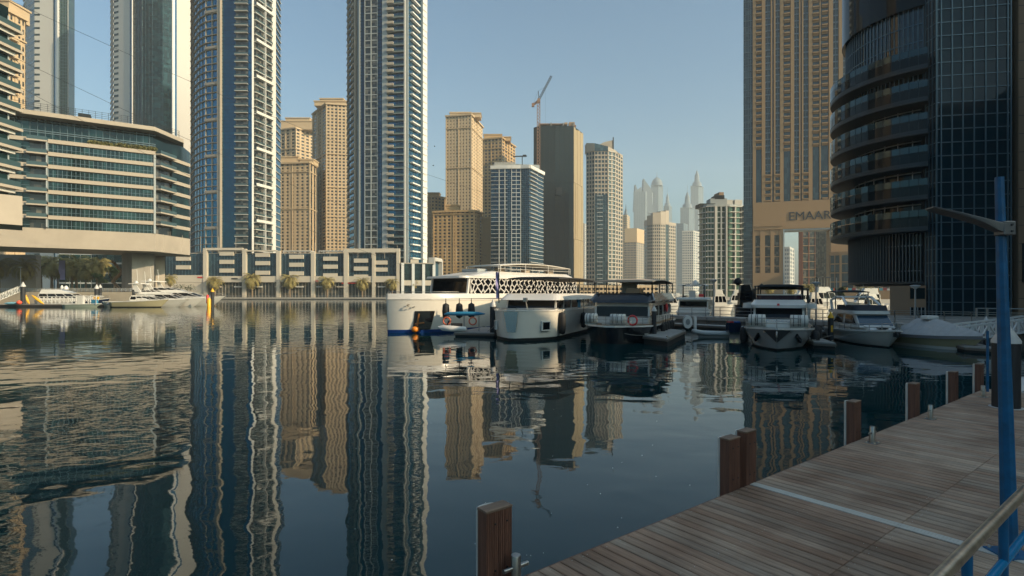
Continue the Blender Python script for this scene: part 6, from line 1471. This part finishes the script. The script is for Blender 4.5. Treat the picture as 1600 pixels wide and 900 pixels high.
# screws near the board ends
q = MB()
for n_, (s_, j) in enumerate(boards[:210]):
    for e in (.07, bl - .07, bl / 2):
        for f_ in (.25, .75):
            if random.random() > .3: continue
            c = dk(s_ + pitch * f_, j * bl + e, ZD + .0035); q.lathe((c.x + random.uniform(-.006, .006), c.y + random.uniform(-.006, .006), c.z), [(.0045, -.003), (.0045, .0), (.001, .0005)], 6)
q.build('screws', M('screw_heads', (.55, .54, .50), .4, metal=.6), T, kind='stuff')
# joists, edge board and tread strip
for v in [.0 + bl * j * .5 + (.02 if j == 0 else 0) for j in range(9)]:
    a, b = dk(-10.2, v), dk(S_END, v); q = MB(); q.bar((a.x, a.y, ZD - .11), (b.x, b.y, ZD - .11), .09, .13); q.build('joist', M('joist_timber', (.05, .035, .025), .85), T)
a, b = dk(-10.2, -.035), dk(S_END, -.035); q = MB(); q.bar((a.x, a.y, ZD - .15), (b.x, b.y, ZD - .15), .035, .24); q.build('edge_board', post_wood, T)
SC = [-10.2 + pitch * (k + .5) for k in range(200) if -.02 < -10.2 + pitch * k < .13][0]
tread = M('tread_plate', (.50, .47, .42), .5, metal=.0, var=.12, vs=6)
for j in range(4):
    q = MB(); c = dk(SC, (j + .5) * bl, ZD + .002); q.box((c.x, c.y, c.z), (bl - .004, pitch - .010, .012), rzD)
    q.build('tread_plate', tread, T)
q = MB()
for k in range(int(4 * bl / .035)):            # raised diamond bars of the tread plate
    for l_ in range(4):
        c = dk(SC - .045 + l_ * .029, .02 + k * .035, ZD + .009); q.box((c.x, c.y, c.z), (.020, .005, .003), rzD + (R(45) if (k + l_) % 2 else R(-45)))
q.build('tread_bars', tread, T, kind='stuff')
for k in range(10):                            # supports down to the water
    for v in (.35, 3.6): c = dk(-9 + k * 2.5, v, 0); q = MB(); q.lathe((c.x, c.y, 0), [(.13, -1.2), (.13, ZD - .18)], 12); q.build('support_pile', pilem, T)

# square fender posts on the dock edge
def post(sK, label, wS=.24, h=.58, v=-.07, extra_h=0, fend=True):
    T = thing('dock_post', label, 'dock post', dk(sK * K, v * K, 0), math.atan2(U.y, U.x), 'timber fender posts on the dock edge')
    w_, t_, z1_ = wS * K, .115 * K, ZD + (h + extra_h) * K
    n = 4
    for k in range(n):                         # upright grooved staves
        q = MB(); x0 = -w_ / 2 + w_ * k / n + .002; x1_ = -w_ / 2 + w_ * (k + 1) / n - .002; prof = []
        g_ = 3; ws = (x1_ - x0)
        for side in (-1, 1):
            ys = side * t_ / 2; pts_ = [(x0, ys)]
            for m_ in range(g_): xm = x0 + ws * (m_ + .5) / g_; pts_ += [(xm - ws * .07, ys), (xm - ws * .03, ys - side * .006), (xm + ws * .03, ys - side * .006), (xm + ws * .07, ys)]
            pts_.append((x1_, ys)); prof += pts_ if side < 0 else pts_[::-1]
        zt = z1_ - .022 - random.uniform(0, .004); q.loft([[(x, y, -.6) for x, y in prof], [(x, y, zt) for x, y in prof]]); q.build('stave', post_wood, T)
    q = MB(); q.box((0, -t_ * .0, z1_ - .011), (w_ + .008, t_ + .010, .024)); bevel(q.build('cap_board', M('cap_timber', (.19, .125, .085), .7, var=.35, vs=3, bump=.5, bs=20, stretch=(.6, 9, 9)), T), .004)
    q = MB()                                   # bolts
    for zz in (.12, .47):
        for x in (-w_ * .16, w_ * .30): q.lathe((x, 0, 0), [(.001, 0), (.001, .001)], 4); q.box((x, -t_ / 2 - .002, ZD + zz * K), (.016, .012, .016))
    q.build('bolt', dark_m, T)
    if fend:
        q = MB(); r = w_ * .40; n = 12; rings = [[(-w_ * .12 + r * math.cos(math.pi * k / n), t_ / 2 + .004 + r * .55 * math.sin(math.pi * k / n), z) for k in range(n + 1)] for z in (-.5, z1_ - .05, z1_ - .015)]
        rings[2] = [(x * .97, t_ / 2 + .004 + (y - t_ / 2 - .004) * .9, z) for x, y, z in rings[2]]; q.loft(rings, True, True, True); q.build('fender_strip', M('white_fender', (.50, .49, .45), .5, var=.15, vs=3), T)
    return T
post(-3.50, 'nearest timber post, cut by the lower frame edge')
post(-.22, 'left post of the adjoining pair at the metal tread strip', .225)
post(.10, 'right, slightly taller post of the pair at the metal tread strip', .215, extra_h=.035, v=-.05)
post(3.20, 'timber post in front of the first small mooring cleat beyond the pair')
post(5.86, 'timber post beside the second small mooring cleat beyond the pair')
post(8.26, 'timber post second from the far dock corner')
post(10.28, 'farthest timber post near the dock corner')
def cleat(px, py, label, h=.245):
    T = thing('mooring_cleat', label, 'mooring cleat', G(px, py, ZD), math.atan2(U.y, U.x), 'steel cross cleats on the dock'); h *= K; r = .038 * K
    q = MB(); q.lathe((0, 0, 0), [(r, 0), (r, h * .985), (r * .94, h)], 20); q.build('post', steel, T)
    q = MB(); q.tube([(-.115 * K, 0, h * .62), (.115 * K, 0, h * .62)], .0165 * K, 12); q.build('crossbar', steel, T)
    q = MB(); q.box((0, 0, .006), (.17 * K, .15 * K, .012)); bevel(q.build('base_plate', steel, T), .004)
    for a_ in (-1, 1):
        for b_ in (-1, 1): q = MB(); q.lathe((a_ * .066 * K, b_ * .058 * K, .012), [(.014, 0), (.014, .010), (.008, .014)], 8); q.build('bolt', brass, T)
cleat(806, 918, 'steel cleat beside the nearest timber post at the lower edge')
cleat(1363, 692, 'steel cleat right of the first single post beyond the pair')
cleat(1454, 654.5, 'steel cleat between the second and third single posts')
cleat(1536, 620.5, 'steel cleat at the farthest timber post')
# stout dark pile through the dock
c = G(1572, 637, ZD); r = 17.5 / F * c.y
T = thing('mooring_pile', 'stout black pile with grey cone standing through the dock', 'mooring pile', (c.x, c.y, 0), 0, 'mooring piles')
zt = ZZ(503, c.y); q = MB(); q.lathe((0, 0, 0), [(r, -1.5), (r, ZZ(533, c.y))], 28); q.build('shaft', pilem, T); q = MB(); q.lathe((0, 0, 0), [(r * 1.05, ZZ(536, c.y)), (r * 1.05, ZZ(532, c.y)), (.02, zt)], 28); q.build('cap', pilec, T)
q = MB(); q.lathe((0, 0, 0), [(r * 1.15, ZD), (r * 1.22, ZD + .01), (r * 1.22, ZD + .02), (r * 1.1, ZD + .02)], 28); q.build('collar', M('pile_collar', (.5, .5, .48), .5), T)

# blue leaning lamp post with flat lamp
c = G(1578, 866, ZD); zt = ZZ(277, c.y); tipv = D(1561.5, c.y, zt) - c
T = thing('dock_lamp', 'blue leaning lamp post with a flat grey lamp arm on the dock', 'street lamp', c)
q = MB(); n = 8; w0_, w1_ = 10.6 / F * c.y, 5.6 / F * c.y
def octo(cc, w_): return [(cc.x + w_ * (1.0 if abs(math.cos(R(22.5 + 45 * k))) > .5 else .45) * math.copysign(1, math.cos(R(22.5 + 45 * k))), cc.y + w_ * (1.0 if abs(math.sin(R(22.5 + 45 * k))) > .5 else .45) * math.copysign(1, math.sin(R(22.5 + 45 * k))), cc.z) for k in range(8)]
q.loft([octo(Vector((0, 0, 0)).lerp(tipv, u), w0_ + (w1_ - w0_) * u) for u in (0, .5, 1)]); bevel(q.build('pole', blue_pt, T), .006, 2)
q = MB(); q.box((0, 0, .012), (.34, .30, .024)); q.build('base_plate', blue_pt, T)
for a_ in (-1, 1):
    for b_ in (-1, 1): q = MB(); q.lathe((a_ * .13, b_ * .11, .024), [(.018, 0), (.018, .02), (.01, .03)], 8); q.build('anchor_bolt', grey_m, T)
m0 = D(1567, c.y - .05, ZZ(352, c.y - .05)) - c; m1 = D(1452, c.y + .12, ZZ(326, c.y + .12)) - c
lampm = M('lamp_aluminium', (.14, .14, .145), .45, metal=.6)
d = (m1 - m0).normalized(); upv = Vector((0, 0, 1)); sv = d.cross(upv).normalized()
q = MB(); rings = []
for u, hw_, h_ in ((0, .07, .10), (.10, .075, .095), (.30, .10, .055), (.6, .115, .032), (.95, .115, .022), (1.0, .10, .014)):
    cc = m0.lerp(m1, u); top = cc + upv * .012; rings.append([tuple(top - sv * hw_), tuple(top + sv * hw_), tuple(top + sv * hw_ * .9 - upv * h_), tuple(top - sv * hw_ * .9 - upv * h_)])
q.loft(rings); bevel(q.build('lamp_head', lampm, T), .006, 2)
q = MB(); q.box((m0 + m1) / 2 + Vector((0, 0, .0)), (.001, .001, .001))
q = MB()
for k in range(3): off = sv * (-.05 + .05 * k) + upv * .016; q.bar(m0.lerp(m1, .25) + off, m0.lerp(m1, .93) + off, .014, .010)
q.build('cooling_ribs', lampm, T)
q = MB(); q.box(m0 + Vector((.02, 0, -.035)), (.13, .13, .15)); bevel(q.build('bracket', lampm, T), .008)
for zz in (-.07, 0): q = MB(); q.tube([m0 + Vector((.04, -.075, zz)), m0 + Vector((.04, -.062, zz))], .011, 8); q.build('bolt', dark_m, T)
# slim blue pole behind the corner post
q = MB(); c2 = G(1543, 612, ZD); q.tube([(c2.x, c2.y, -.4), (c2.x, c2.y, ZZ(517, c2.y))], .035, 10); tag(q.build('guide_pole', blue_pt), 'slim blue pole standing at the far dock corner', 'pole')

# brass handrail with blue frame, lower right
def rz_(s_): p_ = Vector((1.668, 2.14)) * K + U * s_; return p_
hz_ = CZ - 1.1 * K
T = thing('handrail', 'brass handrail on a blue tubular frame at the lower right corner', 'railing', (rz_(0).x, rz_(0).y, ZD), world=True)
def rp(s_, z): p_ = rz_(s_); return Vector((p_.x, p_.y, z))
q = MB(); q.tube([rp(-1.6, hz_), rp(0, hz_), rp(1.5, hz_), rp(3.2, hz_)], .0335, 20); q.build('handrail_tube', brass, T)
zl = hz_ - .25 * K
for z in (zl,):
    q = MB(); q.tube([rp(-1.6, z), rp(3.2, z)], .027, 16); q.build('lower_rail', M('bright_blue_paint', (.0, .155, .34), .25, var=.1, vs=9), T)
for z in (zl - .42, zl - .84 + .2):
    q = MB(); q.tube([rp(-1.6, z), rp(3.2, z)], .024, 12); q.build('lower_rail', M('bright_blue_paint', (0, 0, 0)), T)
for s_ in (.36 * K, 1.01 * K, 2.2):
    q = MB(); a = rp(s_, ZD) + Vector((0, 0, 0)); q.tube([a, rp(s_, hz_ - .03)], .0265, 16); q.build('upright', blue_pt, T)
    q = MB(); q.lathe((a.x, a.y, ZD), [(.06, 0), (.06, .012), (.03, .014)], 16); q.build('base_flange', blue_pt, T)

def mline(a, b, sag, label):
    a, b = Vector(a), Vector(b); q = MB(); q.tube([a.lerp(b, t / 8) - Vector((0, 0, sag * 4 * (t / 8) * (1 - t / 8))) for t in range(9)], .022, 5); tag(q.build('mooring_line', M('rope', (.22, .2, .17), .9)), label, 'rope')
mline((7.2, 42.5, 1.35), (10.3, 42.0, .7), .25, 'slack mooring rope from the black boat bow to the grey finger pontoon')
mline((18.4, 37.9, 1.3), (24.6, 42.5, .6), .3, 'mooring rope from the grey-hulled yacht bow to the pontoon at the yellow-capped pile')
mline((-.6, 45.2, 2.3), (-2.2, 49.0, .5), .2, 'mooring rope from the blunt cream bow to the narrow pontoon')
mline((25.3, 38.9, 1.2), (24.3, 44.2, .6), .2, 'mooring rope hanging from the white yacht bow')
# ------------------------------------------------------------------ drifting specks and the air
q = MB(); random.seed(9)
for k in range(60):
    p_ = G(random.uniform(500, 1150), random.uniform(600, 890), .004); r = random.uniform(.006, .014); q.lathe((p_.x, p_.y, .002), [(r, 0), (r * .6, .004)], 6)
q = q.build('floating_debris', M('floating_specks', (.55, .55, .5), .7)); tag(q, 'tiny pale specks floating on the calm water', 'debris', kind='stuff')
if HAZE:
    q = MB(); q.box((0, 1350, 318), (3600, 2900, 644)); hz = q.build('haze', M('haze_tmp', (0, 0, 0)))
    vm = bpy.data.materials.new('haze_air'); vm.use_nodes = True; t = vm.node_tree; t.nodes.clear(); out = t.nodes.new('ShaderNodeOutputMaterial'); pv = t.nodes.new('ShaderNodeVolumePrincipled')
    pv.inputs['Color'].default_value = (.90, .96, .98, 1); pv.inputs['Density'].default_value = HAZE; pv.inputs['Anisotropy'].default_value = .0
    t.links.new(pv.outputs[0], out.inputs['Volume']); hz.data.materials.clear(); hz.data.materials.append(vm); tag(hz, kind='stuff', label='thin pale air fading the far towers')
